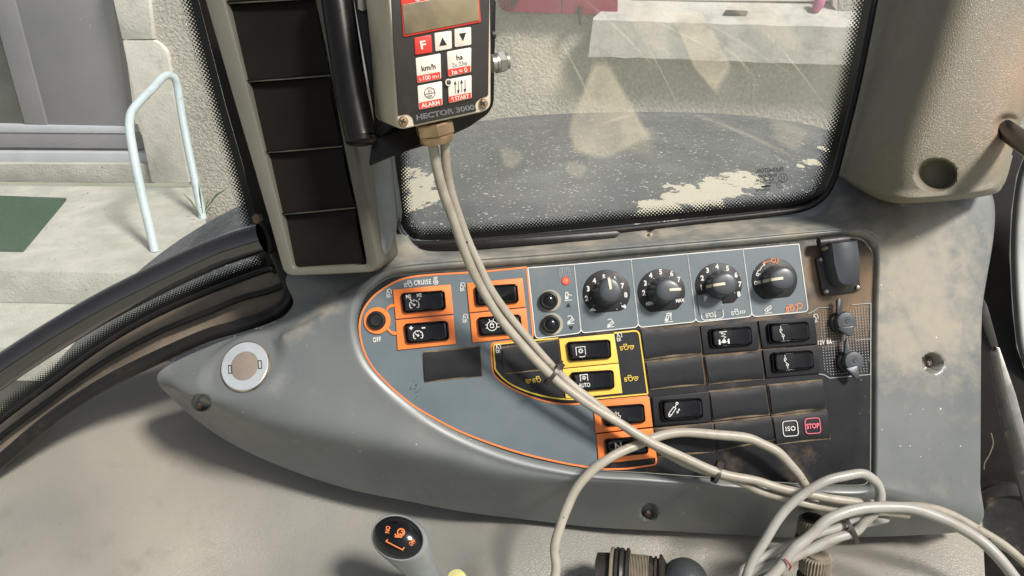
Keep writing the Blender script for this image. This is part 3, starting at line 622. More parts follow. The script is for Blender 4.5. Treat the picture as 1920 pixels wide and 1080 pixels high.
for qd in PK:
    rows = []; nV = 14; nU = 16
    for j in range(nV + 1):
        v = -1 + 2 * j / nV; row = []
        for i in range(nU + 1):
            u = -1 + 2 * i / nU
            bow = 0.045 * (1 - v * v) * (1 if u < 0 else -1) * abs(u)          # sides curve in
            x, y = quad_uv(qd, u + bow, v)
            hh = -.0075 + .0035 * ((v + 1) / 2) - .0025 * (1 - u * u)
            row.append(RK.ph(x, y, hh))
        rows.append(row)
    rows.append([p + RK.n * .0025 for p in rows[-1]]); rows.append([p - RK.n * .02 for p in rows[-1]])
    q = MB(); q.grid(rows); pk_ = obj('pocket', q, 'pocket', rk, smooth=40)
    a, b = quad_uv(qd, -1, 1.0), quad_uv(qd, 1, 1.0)
    q = MB(); q.tube([RK.ph(a[0], a[1] + 2, -.004), RK.ph((a[0] + b[0]) / 2, (a[1] + b[1]) / 2 + 2.4, -.0055), RK.ph(b[0], b[1] + 2, -.004)], .0007, 6); obj('pocket_lip', q, 'rack', pk_)
# rounded side cover to the right of the rack
sc_ = []
for t_, (x0, y0), (x1, y1) in ((0, (590, -60), (655, -60)), (1, (655, 200), (712, 190)), (2, (676, 300), (733, 290)), (3, (698, 400), (741, 375)), (4, (711, 470), (744, 425)), (5, (712, 500), (735, 468))):
    r_ = []
    for k in range(9):
        u = k / 8; dd = .565 + .075 * (1 - math.cos(u * 1.5)) ; dd = .562 + .008 * t_ / 5 + .07 * u * u
        r_.append(W(x0 + (x1 - x0) * math.sin(u * math.pi / 2), y0 + (y1 - y0) * u, dd))
    sc_.append(r_)
q = MB(); q.grid(sc_); obj('side_cover', q, 'rackside', rk, smooth=60)
q = MB(); q.slab(vplane(735, 350, .645, 1000, 200), rround([(712, 240), (729, 240), (747, 405), (745, 422), (733, 428)], 4), -.02, 0, 1.5, anchor=0); obj('side_strip', q, 'rackside', rk)

# ================================================================== POST + BRACKET
ps = thing('mounting_post', W(677, 268, .50), 'black steel tube post with bracket plate carrying the counter box', 'mounting post')
q = MB(); q.tube([W(624, -60, .50), W(638, 40, .502), W(660, 180, .505), W(674, 245, .507), W(677, 258, .507)], .0108, 28); q.tube([W(677, 258, .507), W(678, 266, .507), W(678.5, 270, .507)], [.0108, .0106, .0085], 28); obj('tube', q, 'tubeblack', ps, smooth=50)
PB = vplane(760, 200, .535, 420, 80)
q = MB(); q.slab(PB, rround([(655, -60), (750, -60), (930, 0), (926, 196), (915, 214), (880, 238), (850, 252), (735, 294), (694, 311), (706, 262), (700, 200)], [0, 0, 6, 10, 8, 4, 4, 2, 1, 2, 2]), -.004, 0, 1, anchor=0); obj('bracket_plate', q, 'tubeblack', ps)
q = MB(); q.slab(vplane(720, 280, .525, 420, 400), rround([(700, 262), (770, 240), (848, 246), (800, 272), (735, 291), (693, 308)], 2), -.003, 0, .8, anchor=0); obj('bracket_lip', q, 'tubeblack', ps)
q = MB(); q.slab(vplane(680, 10, .50, 500, 50), rround([(668, -30), (687, -30), (688, 18), (680, 21), (671, 17)], 2), -.006, 0, 1, anchor=0); obj('clip', q, 'steel', ps)

# ================================================================== COUNTER BOX
hb = thing('counter_box', HB.ph(830, 240), 'worn cast metal hectare counter with small display and white and red keys', 'counter')
body = rround([(722, -60), (738, 104), (744, 200), (750, 243), (800, 236), (919, 208), (921, 100), (919, -60)], [0, 0, 20, 16, 0, 18, 0, 0], 5)
body = rround([(722, -60), (738, 104), (745, 245), (921, 207), (921, 100), (919, -60)], [0, 0, 18, 18, 0, 0], 6)
q = MB(); bi = lambda k, hh: [HB.up(x, y, hh, 0) for x, y in inset(body, k)]
q.rings([bi(-3, -.056), bi(-3, -.050), bi(-1.5, -.012), bi(-.8, -.003), bi(.6, -.0008), bi(2.5, 0)], cap1=True, cap0=True); obj('housing', q, 'boxcast', hb, smooth=40)
fp = rround([(731, -60), (737, 80), (746, 217), (765, 213), (774, 221), (776, 234), (893, 208), (890, 196), (897, 186), (915, 179), (917, 0), (915, -60)], [0, 0, 3, 6, 4, 2, 2, 5, 5, 3, 0, 0], 3)
q = MB(); q.slab(HB, fp, 0, .0008, .8, bh=.0003); obj('faceplate', q, 'faceplate', hb)
h1 = .0008
def hslab(name, mat, pts, h0_, h1_, bev=1.0, r=3, parent=hb):
    q = MB(); q.slab(HB, rround(pts, r, 3) if r else pts, h0_, h1_, bev, bh=.0003); return obj(name, q, mat, parent)
dsp = hslab('display', 'keyred', [(748, -45), (893, -68), (901.5, 41.5), (756, 69.5)], h1, .0016, .8, 3)
q = MB(); q.slab(HB, [(754, 9), (896, -17), (898.5, 38), (758.5, 65)], .0016, .0022, .5, bh=.0002); obj('screen', q, 'lcd', dsp)
q = MB(); q.text(HB, 'C', 782, -2, 9, -11, .0019, bold=.02); obj('lettering', q, 'keywhite', dsp)
KEYS = [('keyred', [(776, 71), (808, 65), (810, 98), (778, 103)]), ('keywhite', [(813.7, 62), (846, 57.5), (846.7, 91), (815.6, 96.5)]), ('keywhite', [(851, 54.5), (882.5, 50.5), (883, 84), (852, 88.7)]),
        ('keywhite', [(778.5, 109), (825.4, 100), (826.5, 148), (782, 156)]), ('keywhite', [(837, 97), (883, 88.7), (882.5, 135), (839.7, 144)]), ('keywhite', [(782, 161), (828, 152), (829, 197), (785, 206)]), ('keywhite', [(839, 149), (883.5, 140.5), (883.5, 184), (841, 193.7)])]
ko = []
KL = ['red key printed F', 'white key with up triangle', 'white key with down triangle', 'white key printed km/h', 'white key printed ha', 'white key printed ALARM', 'white key printed START with four arrows']
for (mt_, pts), lb_ in zip(KEYS, KL):
    k_ = hslab('key', mt_, pts, h1, .0018, .8, 3); k_['label'] = lb_; ko.append(k_)
hk = .0021
def hprint(parent, mat, fn): q = MB(); fn(q); obj('print', q, mat, parent)
hprint(ko[0], 'keywhite', lambda q: q.text(HB, 'F', 793, 84, 15, -10, hk, sx=1.15, bold=.03))
hprint(ko[1], 'black_ink', lambda q: q.flat(HB, [(824, 86), (838, 84), (829.5, 70)], hk))
hprint(ko[2], 'black_ink', lambda q: q.flat(HB, [(861, 63), (874, 61), (868.5, 77)], hk))
hprint(ko[3], 'black_ink', lambda q: q.text(HB, 'km/h', 803.5, 126, 10, -10, hk, sx=.95, bold=.012))
def k4(q): q.flat(HB, [(782, 142.5), (825.3, 134.5), (826, 147.5), (783.5, 155)], hk)
hprint(ko[3], 'keyred', k4)
def kt(q): q.text(HB, '100 m', 805, 144.5, 8, -10, hk + .0002, sx=.95, bold=.01); q.rib(HB, [(787, 146), (787.5, 150.5), (790.5, 150)], 1, hk + .0002); q.rib(HB, [(819, 144.5), (822, 144), (821.5, 139.5)], 1, hk + .0002)
hprint(ko[3], 'keywhite', kt)
def k5(q): q.text(HB, 'ha', 861.5, 107, 9.5, -10, hk, bold=.01)
hprint(ko[4], 'black_ink', k5)
hprint(ko[4], 'grey_ink', lambda q: q.text(HB, '2x \u03a3ha', 862, 119.5, 7.5, -10, hk, sx=.92, bold=.01))
hprint(ko[4], 'keyred', lambda q: q.flat(HB, [(839.5, 130.5), (882.2, 123), (882, 134.5), (840, 142.5)], hk))
hprint(ko[4], 'keywhite', lambda q: q.text(HB, 'ha = 0', 861.5, 133, 8.5, -10, hk + .0002, sx=.95, bold=.02))
def k6(q):
    q.icon(HB, [('c', 0, 0, 10), [(-10, 1), (10, 1)]], 806, 174, wpx=1, h=hk, ang=-10); q.text(HB, 'X1', 806, 170, 6, -10, hk, sx=.85); q.text(HB, 'min', 806, 179, 5, -10, hk, sx=.85)
hprint(ko[5], 'black_ink', k6)
hprint(ko[5], 'keyred', lambda q: q.flat(HB, [(786, 193), (828.3, 184.5), (828.6, 196.5), (787, 205)], hk))
hprint(ko[5], 'keywhite', lambda q: q.text(HB, 'ALARM', 807.5, 195, 8, -10, hk + .0002, sx=.95, bold=.02))
def k7(q):
    for i, x in enumerate((853.5, 859.5, 865.5, 872)):
        y0 = 163 - (x - 860) * .18; q.rib(HB, [(x, y0 - 12), (x + .6, y0 + 11)], .8, hk); s_ = -1 if i % 2 == 0 else 1; yt = y0 + 12 * s_
        q.flat(HB, [(x - 2.4, yt - 6 * s_), (x + 2.6, yt - 6 * s_), (x, yt + 1 * s_)], hk)
hprint(ko[6], 'black_ink', k7)
hprint(ko[6], 'keyred', lambda q: q.flat(HB, [(841.5, 181.5), (883, 173.5), (883.2, 183.6), (842, 192.5)], hk))
hprint(ko[6], 'keywhite', lambda q: q.text(HB, '\u2191START', 862.5, 183, 7.5, -10, hk + .0002, sx=.85, bold=.02))
def lathe_pl(name, mat, pl, px, py, prof, parent, n=24, h=0, sc=.00043, **kw):
    q = MB(); q.lathe(pl.ph(px, py, h), pl.n, [(r * sc, z) for r, z in prof], n, **kw); return obj(name, q, mat, parent, smooth=35)
lr = lathe_pl('lamp_ring', 'keywhite', HB, 839, 154, [(6.5, .0018), (6.5, .0026), (4.6, .0026), (4.6, .0019)], hb, h=0, sc=.00034, caps=False)
lathe_pl('lamp_lens', 'knob', HB, 839, 154, [(4.6, .0016), (4.4, .0022), (2, .0026), (.1, .0027)], lr, h=0, sc=.00034)
def pline(q, pl, txt, px, py, size, ang, h, sp):
    q.text(pl, txt, px, py, size, ang, h, sx=sp, bold=.018)
hprint(hb, 'grey_ink', lambda q: pline(q, HB, 'HECTOR 3000', 834.5, 210.5, 9.6, -10.5, .0011, 1.30))
hprint(hb, 'faceplate', lambda q: q.text(HB, 'HECTOR 3000', 834.5, 210.5, 9.6, -10.5, .00125, sx=1.30, bold=-.022))
def cross_screw(parent, pl, px, py, r, h, mat='brass', sc=.00034, ang=20):
    s_ = lathe_pl('screw', mat, pl, px, py, [(r, -.001), (r, .0012), (r * .8, .0022), (r * .3, .0026), (.1, .0026)], parent, 20, h, sc)
    q = MB(); k = r * .62; q.icon(pl, [[(-k, 0), (k, 0)], [(0, -k), (0, k)]], px, py, ang=ang, wpx=r * .28, h=h + .0029); obj('cross_slot', q, 'iron', s_)
cross_screw(hb, HB, 755.5, 227.5, 9.5, 0); cross_screw(hb, HB, 905.8, 194, 9.2, 0, ang=50)
# cable gland
gd = (HB.ph(815, 262, -.028) - HB.ph(806, 215, -.028)).normalized()
g0 = W(813, 229, .492)
gl = MB(); gl.lathe(g0, gd, [(.0125, 0), (.0134, .001), (.0134, .0075), (.0124, .0086)], 6); g_ = obj('gland_nut', gl, 'brass', hb, smooth=25)
gl = MB(); gl.lathe(g0, gd, [(.0115, .0086), (.0118, .011), (.0108, .0135), (.0075, .0142), (.004, .0142)], 24); obj('gland_cap', gl, 'brass', g_)
# side bolt
bx = (HB.ph(950, 112, -.03) - HB.ph(918, 118, -.03)).normalized(); b0 = HB.ph(921, 120, -.03)
q = MB(); q.lathe(b0, bx, [(.0062, 0), (.0062, .003), (.0070, .0032), (.0070, .0045), (.0065, .0046)], 24); bo = obj('side_bolt', q, 'steel', hb)
q = MB(); q.lathe(b0, bx, [(.0068, .0046), (.0074, .0052), (.0074, .0095), (.0066, .0103)], 6); obj('hex_nut', q, 'steel', bo, smooth=20)
q = MB(); q.lathe(b0, bx, [(.0060, .0103), (.0056, .0125), (.003, .0135), (.001, .0136)], 16); obj('bolt_end', q, 'steel', bo)
q = MB(); q.lathe(HB.ph(922, 66, -.03), bx, [(.0028, 0), (.0028, .002), (.001, .0028)], 12); obj('side_stud', q, 'iron', hb)

# ================================================================== SIDE CONSOLE HOUSING
ST = [((760, 515), (752, 503, 5), (742, 492, 1), (738, 440, -45)), ((850, 507), (848, 494, 5), (846, 484, 1), (800, 466, -48)),
 ((990, 498), (988, 484, 5), (986, 474, 1), (980, 455, -50)), ((1190, 480), (1188, 467, 5), (1186, 457, 1), (1160, 433, -52)),
 ((1400, 462), (1398, 449, 5), (1396, 439, 0), (1395, 404, -55)), ((1540, 448), (1540, 436, 5), (1540, 427, 0), (1510, 390, -55)),
 ((1606, 447), (1612, 432, 5), (1620, 420, -1), (1560, 335, -50)), ((1628, 462), (1642, 450, 5), (1655, 438, -1), (1640, 345, -30)),
 ((1637, 490), (1651, 482, 5), (1690, 455, 0), (1853, 352, -22)), ((1634, 600), (1648, 600, 5), (1690, 600, 2), (1841, 590, -10)),
 ((1633, 750), (1647, 750, 5), (1690, 750, 2), (1839, 750, -8)), ((1632, 880), (1646, 884, 5), (1690, 890, 2), (1838, 900, -8)),
 ((1628, 902), (1640, 914, 5), (1690, 930, 2), (1836, 984, -16)), ((1605, 910), (1608, 926, 4), (1622, 948, -6), (1725, 1003, -42)),
 ((1500, 907), (1500, 923, 4), (1500, 940, -7), (1500, 1008, -58)), ((1400, 900), (1400, 916, 4), (1400, 934, -7), (1400, 1004, -58)),
 ((1300, 893), (1300, 909, 4), (1298, 926, -6), (1270, 997, -58)), ((1200, 886), (1198, 901, 4), (1192, 918, -6), (1120, 989, -58)),
 ((1130, 882), (1122, 897, 4), (1110, 914, -6), (1000, 976, -58)), ((1060, 870), (1050, 888, 4), (1025, 909, -5), (871, 960, -58)),
 ((980, 852), (965, 870, 4), (925, 896, -4), (761, 939, -58)), ((900, 824), (884, 842, 4), (815, 868, -3), (646, 915, -58)),
 ((830, 790), (812, 806, 4), (690, 838, -3), (520, 872, -58)), ((770, 750), (750, 765, 3), (560, 806, -4), (415, 820, -58)),
 ((715, 702), (694, 712, 3), (455, 770, -6), (328, 752, -54)), ((686, 660), (665, 668, 3), (385, 728, -9), (297, 700, -46)),
 ((672, 605), (655, 605, 3), (440, 668, -13), (400, 646, -45)), ((683, 560), (667, 552, 3), (560, 610, -12), (500, 612, -45)),
 ((703, 538), (690, 525, 4), (620, 558, -10), (549, 572, -42)), ((728, 522), (717, 511, 4), (672, 525, -6), (548, 505, -40))]
DENT = [(1219, 960, 15, 11), (377, 755, 15, 10), (1748, 681, 17, 12), (1221, 440, 10, 7)]
NS = 40
rings_px = []
A_ = cr([a for a, b, c, d in ST], NS, True); B_ = cr([b for a, b, c, d in ST], NS, True); C_ = cr([c for a, b, c, d in ST], NS, True); D_ = cr([d for a, b, c, d in ST], NS, True)
hrows = []
M_ = 62
for j in range(M_ + 7):
    row = []
    for a, b, c, d in zip(A_, B_, C_, D_):
        if j == 0: x, y, hh = a[0], a[1], -6
        elif j < 5:
            t_ = [0, .15, .45, .75, .92][j]; x = a[0] + (b[0] - a[0]) * t_; y = a[1] + (b[1] - a[1]) * t_; hh = -1 + (b[2] + 1) * math.sin(t_ * math.pi / 2)
        elif j < M_ + 5:
            u = (j - 5) / (M_ - 1)
            # quadratic-ish through b, c, d
            p0 = tuple(2 * b[k] - c[k] for k in range(3))
            if u < .5:
                t_ = u * 2; q0, q1, q2, q3 = p0, b, c, d
            else:
                t_ = u * 2 - 1; q0, q1, q2, q3 = b, c, d, tuple(2 * d[k] - c[k] for k in range(3))
            x, y, hh = (0.5 * (2 * q1[k] + (q2[k] - q0[k]) * t_ + (2 * q0[k] - 5 * q1[k] + 4 * q2[k] - q3[k]) * t_ * t_ + (3 * q1[k] - q0[k] - 3 * q2[k] + q3[k]) * t_ ** 3) for k in range(3))
        else:
            x, y, hh = d[0], d[1], d[2] - (3 if j == M_ + 5 else 25)
        dent = 0
        for dx, dy, r_, dp in DENT:
            k = math.hypot(x - dx, y - dy) / r_
            if k < 1.15: g0_ = max(0, min(1, (1.15 - k) / .35)); dent = max(dent, dp * g0_ * g0_ * (3 - 2 * g0_))
        row.append(PN.ph(x, y, hh * MM) - PN.n * dent * MM)
    hrows.append(row)
def hplane(px, py, r_):
    L = []
    for a_ in range(0, 360, 30):
        rr_ = ray(px + r_ * math.cos(R(a_)), py + r_ * math.sin(R(a_))).normalized(); b_ = None
        for row in hrows[5:M_ + 5]:
            for p in row:
                v = p - CAMLOC; d_ = (v - rr_ * v.dot(rr_)).length
                if b_ is None or d_ < b_[0]: b_ = (d_, p)
        L.append(b_[1])
    c = sum(L, Vector()) / 12; n = Vector()
    for i_ in range(12): n += (L[i_] - c).cross(L[(i_ + 1) % 12] - c)
    n.normalize(); return Plane(c, n if n.dot(PN.n) > 0 else -n)
PG = hplane(459, 687, 50)
for row in hrows[5:]:
    for i_, p in enumerate(row):
        v = p - PG.o; k = (v - PG.n * v.dot(PG.n)).length / .0245
        if k < 1.6: row[i_] = p - PG.n * v.dot(PG.n) * min(1, max(0, (1.6 - k) / .45))
cons = thing('side_console', PN.ph(1100, 1000, -.05), 'large blue-grey moulded plastic console curving around the switch fascia', 'console')
q = MB(); q.rings(hrows); hob = obj('console_shell', q, 'housing', cons, smooth=60)
def hfind(px, py):
    best = None
    r = ray(px, py).normalized()
    for row in hrows[5:M_ + 5]:
        for p in row:
            v = p - CAMLOC; d_ = (v - r * v.dot(r)).length
            if best is None or d_ < best[0]: best = (d_, p)
    return best[1]
for (x, y, r_, mt_) in ((1216, 960, 7.5, 'rust'), (374, 757, 8, 'rust'), (1744, 680, 9, 'rust'), (1221, 440, 5, 'rust')):
    p = hfind(x, y); s_ = MB(); s_.lathe(p + PN.n * .0003, PN.n, [(r_ * 1.25 * .00043, 0), (r_ * 1.25 * .00043, .001), (r_ * .00043, .0012), (r_ * .00043, .0022), (r_ * .6 * .00043, .0027), (.0002, .0027)], 18)
    so = obj('screw', s_, mt_, cons)
    pp = Plane(p + PN.n * .0033, PN.n); s_ = MB(); k = r_ * .5; s_.icon(pp, [[(-k, 0), (k, 0)], [(0, -k), (0, k)]], x, y, ang=30, wpx=1.6); obj('cross_slot', s_, 'steel', so)
# round plug
pc = PN.ph(459, 687, 0); base = PG.ph(459, 687); PG = Plane(PG.o + PG.n * .0004, PG.n)
xd = (PG.ph(480, 660) - PG.ph(440, 712)).normalized()
pg = thing('speaker_plug', base, 'round pale ring with brown dusty centre set in the console corner', 'round cover')
q = MB(); q.lathe(PG.ph(459, 687), PG.n, [(.0222, -.002), (.0222, .0012), (.0212, .0016), (.0212, .0004)], 40, sx=1.0, caps=False, xd=xd); q2 = MB()
def ell(m, a, b, prof, ang, mat, name, parent):
    m = MB(); rg = []; ca, sa = math.cos(R(ang)), math.sin(R(ang))
    for k, z in prof:
        g_ = []
        for i in range(44):
            ex_, ey_ = a * k * math.cos(2 * math.pi * i / 44), b * k * math.sin(2 * math.pi * i / 44)
            g_.append(PG.ph(460 + ex_ * ca - ey_ * sa, 688 + ex_ * sa + ey_ * ca) + PG.n * z)
        rg.append(g_)
    m.rings(rg, cap1=True); return obj(name, m, mat, parent)
u_ = 1.0
ell(None, 50.5 * u_, 44 * u_, [(1, -.002), (1, .0004), (.97, .0006)], -52, 'dustfilm', 'rim', pg)
ro = ell(None, 48 * u_, 41.5 * u_, [(1, 0), (1, .0010), (.97, .0016), (.60, .0018), (.58, .0012)], -52, 'ring', 'outer_ring', pg)
ell(None, 28 * u_, 24.5 * u_, [(1, .0010), (1, .0017), (.96, .0019)], -52, 'disc', 'centre_disc', pg)
for (x, y, a_) in ((431, 692, 10), (487, 683, 10)):
    q = MB(); q.rib(PG, [(x - 3, y - 7), (x + 3, y - 7), (x + 4, y + 7), (x - 2, y + 8)], 1.2, .0023, True); obj('clip_slot', q, 'iron', ro)

# black gasket bar under the rear window
gk = MB(); P = cr([(742, 405, .655), (748, 432, .655), (765, 452, .655), (790, 458, .652), (900, 452, .652), (1040, 441, .652), (1160, 431, .652), (1300, 416, .655), (1430, 402, .655), (1505, 391, .655), (1543, 369, .655), (1563, 335, .655), (1578, 280, .65), (1612, 140, .65), (1655, -80, .65)], 6)
gk.tube([W(*p) for p in P], .0030, 10); obj('window_gasket', gk, 'rubber', label='black rubber gasket bordering the window above the fascia', cat='gasket', smooth=60)
gb = MB(); PBk = vplane(970, 460, .632, 960, 700)
gb.slab(PBk, rround([(783, 461), (800, 458), (1155, 432), (1163, 436), (1152, 447), (900, 467), (800, 472), (787, 470)], 2), -.01, 0, 1, anchor=0)
bar = obj('trim_bar', gb, 'tubeblack', label='thin black bar clipped along the bottom left of the window', cat='trim bar')

# ================================================================== CONTROL PANEL
cp = thing('control_panel', PN.ph(1150, 890), 'black and slate switch fascia with orange and yellow outlines, rotary knobs and rocker switches', 'control panel')
fo = cr(A_ and [a for a, b, c, d in ST], 8, True)
q = MB(); q.slab(PN, inset(fo, .6), -.004, 0, .8, bh=.0003, anchor=0); obj('fascia', q, 'fascia', cp)
orangeL = cr([(987.8, 501), (906.7, 509), (818, 514.5), (773, 519), (747, 526), (724, 538), (700, 556), (682, 580), (674.5, 606), (676, 633), (684, 662), (700, 690), (727, 720), (754, 744), (787, 768), (848, 802), (900, 824), (955, 843), (1011, 858), (1067, 870), (1108, 876), (1136, 879.5), (1170, 879)], 5)
orng = orangeL + rround([(1178, 878.5), (1231, 871), (1230, 857)], 10, 4, False)
inner = cr([(921, 652), (923.6, 691.7), (930.5, 707), (955.5, 726), (991.7, 742.5), (1030, 754), (1072, 758), (1112, 753)], 5)
Lfill = orangeL[:-1] + [(1130, 877), (1122, 850), (1113, 757)] + inner[::-1] + [(924, 645), (1000, 636)]
q = MB(); q.slab(PN, Lfill, 0, .0006, .0); obj('slate_inlay', q, 'inlay', cp)
q = MB(); ho = .0009
q.rib(PN, orng, 3.4, ho)
q.rib(PN, rround([(987.8, 501), (1000.5, 634), (922, 643.5), (921, 655)], [0, 9, 8, 0], 4, False), 3.0, ho); q.rib(PN, inner + [(1215, 743)], 3.0, ho)
obj('orange_outline', q, 'orange_ink', cp)
yl = rround([(1151, 624.5), (1198, 619.5), (1214.5, 738.5), (1100, 749), (1066, 748.5)], [0, 10, 2, 0, 0], 5, False) + cr([(1066, 748.5), (1039, 746.5), (994, 736), (955.5, 719), (931, 696), (927.5, 680), (925.5, 655)], 5) + rround([(925.5, 652), (926, 646), (1005.5, 637.5), (1047, 634)], [0, 7, 0, 0], 4, False)
q = MB(); q.slab(PN, [(1151, 625)] + [p for p in yl if True], 0, .0004, 0); obj('black_inlay', q, 'fascia', cp)
q = MB(); q.rib(PN, yl, 2.8, .0009); obj('yellow_outline', q, 'yellow_ink', cp)
BOX = [[(990, 502), (1076.7, 495.5), (1090, 624), (1004, 635)], [(1076.7, 495.5), (1183, 486), (1197.5, 613), (1090, 624.5)], [(1183, 486), (1289, 476), (1305.5, 603), (1197.5, 614)], [(1289, 476), (1393, 467), (1410.5, 593), (1305.5, 604.5)], [(1393, 467), (1497.8, 457.5), (1515.8, 584), (1410.5, 594)]]
for b_ in BOX:
    rr_ = rround(b_, [0, 0, 9, 9], 4)
    q = MB(); q.slab(PN, inset(rr_, .4), 0, .0006, 0); io = obj('slate_inlay', q, 'inlay', cp)
    q = MB(); q.rib(PN, rr_, 1.7, .00095, True); obj('white_outline', q, 'white_ink', io)
q = MB(); q.rib(PN, rround([(1310, 553), (1323.5, 549)], 0, 1, False), 1.5, .0012); q.rib(PN, rround([(1310, 553), (1316.5, 601), (1357, 596.5), (1353, 560)], [0, 7, 7, 0], 4, False), 1.5, .0012); obj('white_outline', q, 'white_ink', cp)

# ---- icons (pixel units, y down)
TRACTOR = [('c', 4, 2, 3.6), ('c', -5, 3.6, 2.1), [(0, 1), (0, -5), (5, -5), (6, -1)], [(-7, 3), (-7, -1), (0, -1)]]
TRAILER = TRACTOR + [('c', 14, 3.4, 2.4), [(9, 3), (9, -1), (18, -1), (18, 3)]]
TRAILERF = TRACTOR + [('c', -16, 3.4, 2.4), [(-20, 3), (-20, -1), (-11, -1), (-11, 3)]]
HAND = [('a', 1, -4, 4, 170, 360, 8), [(5, -4), (5, 1)], [(-4, 0), (-1, -5), (0, 0), (1, -3), (2, 2)], [(-4, 0), (-4, 7), (0, 7), (0, 3), (3, 7)], [(-3, 3), (2, 3)]]
ARM = [[(-7, 7), (7, 7)], [(-6, 4), (5, -3), (7, 0), (-3, 6), (-6, 4)], ('d', -3, 3, 2.2), ('a', 0, -3, 5, 220, 320, 6), [(4, -6), (5, -3), (2, -4)]]
ARMUP = [[(-7, 8), (7, 8)], [(-5, 5), (-3, -7), (1, -7), (0, 5), (-5, 5)], ('d', -2.5, 3, 2.2), ('a', 3, 3, 5, 250, 330, 5)]
SPEEDO = [('a', 0, 0, 9, -220, 40, 20), ('d', 0, 0, 2.2), [(0, 0), (-5, -4)], [(-9, 0), (-6.5, 0)], [(0, -9), (0, -6.5)], [(9, 0), (6.5, 0)], [(-6.4, -6.4), (-4.8, -4.8)], [(6.4, -6.4), (4.8, -4.8)], [(-6, 6), (-4.5, 4.5)], [(6, 6), (4.5, 4.5)]]
GEAR = [[(-9, 8), (-9, -8), (9, -8), (9, 8)], ('c', 0, 0, 3)] + [[(3.2 * math.cos(a), 3.2 * math.sin(a)), (5.2 * math.cos(a), 5.2 * math.sin(a))] for a in [k * math.pi / 4 for k in range(8)]]
def pprint(name, mat, fn, parent=None):
    q = MB(); fn(q); return obj(name, q, mat, parent or cp)
hI = .0010
def prn(q):
    q.text(PN, 'CRUISE', 792, 529, 8.5, -5, hI, sx=.72, bold=.03, spacing=1.2); q.text(PN, 'OFF', 706.7, 636.5, 9, -6, hI, sx=.62, bold=.03, spacing=1.15)
pprint('panel_lettering', 'white_ink', prn)
def psym(strokes, x, y, sc=1.0, w_=1.5, mat='white_ink', name='panel_symbol'): pprint(name, mat, lambda q: q.icon(PN, strokes, x, y, sc, wpx=w_, h=hI))
psym(TRACTOR, 765, 532, 1, 1.2); psym([('c', 0, 2, 4.2), ('c', 0, 2, 1.5), [(-3, -3), (-2, -7), (3, -7), (3, -3)], [(0, -7), (0, -3)]], 816.7, 527, 1, 1.3)
for x, y in ((729, 550), (867, 538), (872, 597), (1161, 632), (934, 654), (1529, 597)): psym(HAND, x, y, 1.0, 1.3, name='hand_symbol')
psym(ARMUP, 1064.5, 555); psym(ARM, 1069, 600); psym(ARM, 1144, 606)
psym([[(-8, 8), (8, 8)], [(-7, 5), (-2, -5), (2, -4), (-2, 6), (-7, 5)], ('d', -4, 3, 2), [(-3, -8), (7, -8)], [(5, -8), (5, 5)], [(3.5, -4), (5, -8), (6.5, -4)]], 1253, 595.5)
psym(TRACTOR + [[(11, -5), (11, 6)], [(9, -3), (11, -6), (13, -3)], [(9, 4), (11, 7), (13, 4)]], 1330, 589, .95, 1.2)
psym(TRACTOR + [[(9, 5), (12, 1), (10, -2)], [(13, 5), (16, 1), (14, -2)], [(17, 5), (20, 1), (18, -2)]], 1378, 585, .95, 1.2)
psym([[(-7, 7), (7, 7)], [(-7, 2), (-2, -3), (6, -6), (6, -1), (-2, 4), (-7, 2)], ('c', -3, 1, 2.4), [(1, -2), (5, 1)]], 1440, 580)
pprint('socket_lettering', 'white_ink', lambda q: q.text(PN, '12V 8A', 1546, 641.5, 7.5, -4, .0016, sx=.72, bold=.03, spacing=1.2))
pprint('book_symbol', 'grey_ink', lambda q: q.icon(PN, [[(-10, 8), (-9, -7), (-5, -9), (0, -8), (0, 8)], [(10, 8), (9, -7), (5, -9), (0, -8)], [(-7, 7), (-6, -8)], [(7, 7), (6, -8)], [(-3.5, 7), (-3.5, -8.5)], [(3.5, 7), (3.5, -8.5)]], 1059, 511, 1, wpx=.9, h=hI))
pprint('arrow_print', 'dial', lambda q: (q.flat(PN, [(1061, 576), (1070, 575.5), (1065.5, 567.5)], hI), q.flat(PN, [(1066, 612), (1075, 611), (1071.5, 619)], hI)))
pprint('orange_symbol', 'orange_ink', lambda q: (q.icon(PN, TRACTOR + [('a', 6, 2, 8, -60, 60, 8), [(-9, 8), (-1, 8)]], 1481, 577, 1, wpx=1.5, h=hI), q.icon(PN, [('c', 0, 0, 5)], 1499, 573.5, 1, wpx=1.6, h=hI)))
for st_, x, y in ((TRAILER, 1170, 650.5), (TRAILER, 1178, 709), (TRAILERF, 1006, 711)): psym(st_, x, y, 1.0, 1.25, 'yellow_ink', 'yellow_symbol')
# specks of paint on the inlay
q = MB(); rs = random.Random(3)
for _ in range(14):
    x, y = 778 + rs.gauss(0, 5), 728 + rs.gauss(0, 6); r_ = rs.uniform(.5, 1.3); q.flat(PN, arc2(x, y, r_, 0, 300, 5), hI)
obj('paint_speck', q, 'black_ink', cp, kind='stuff')

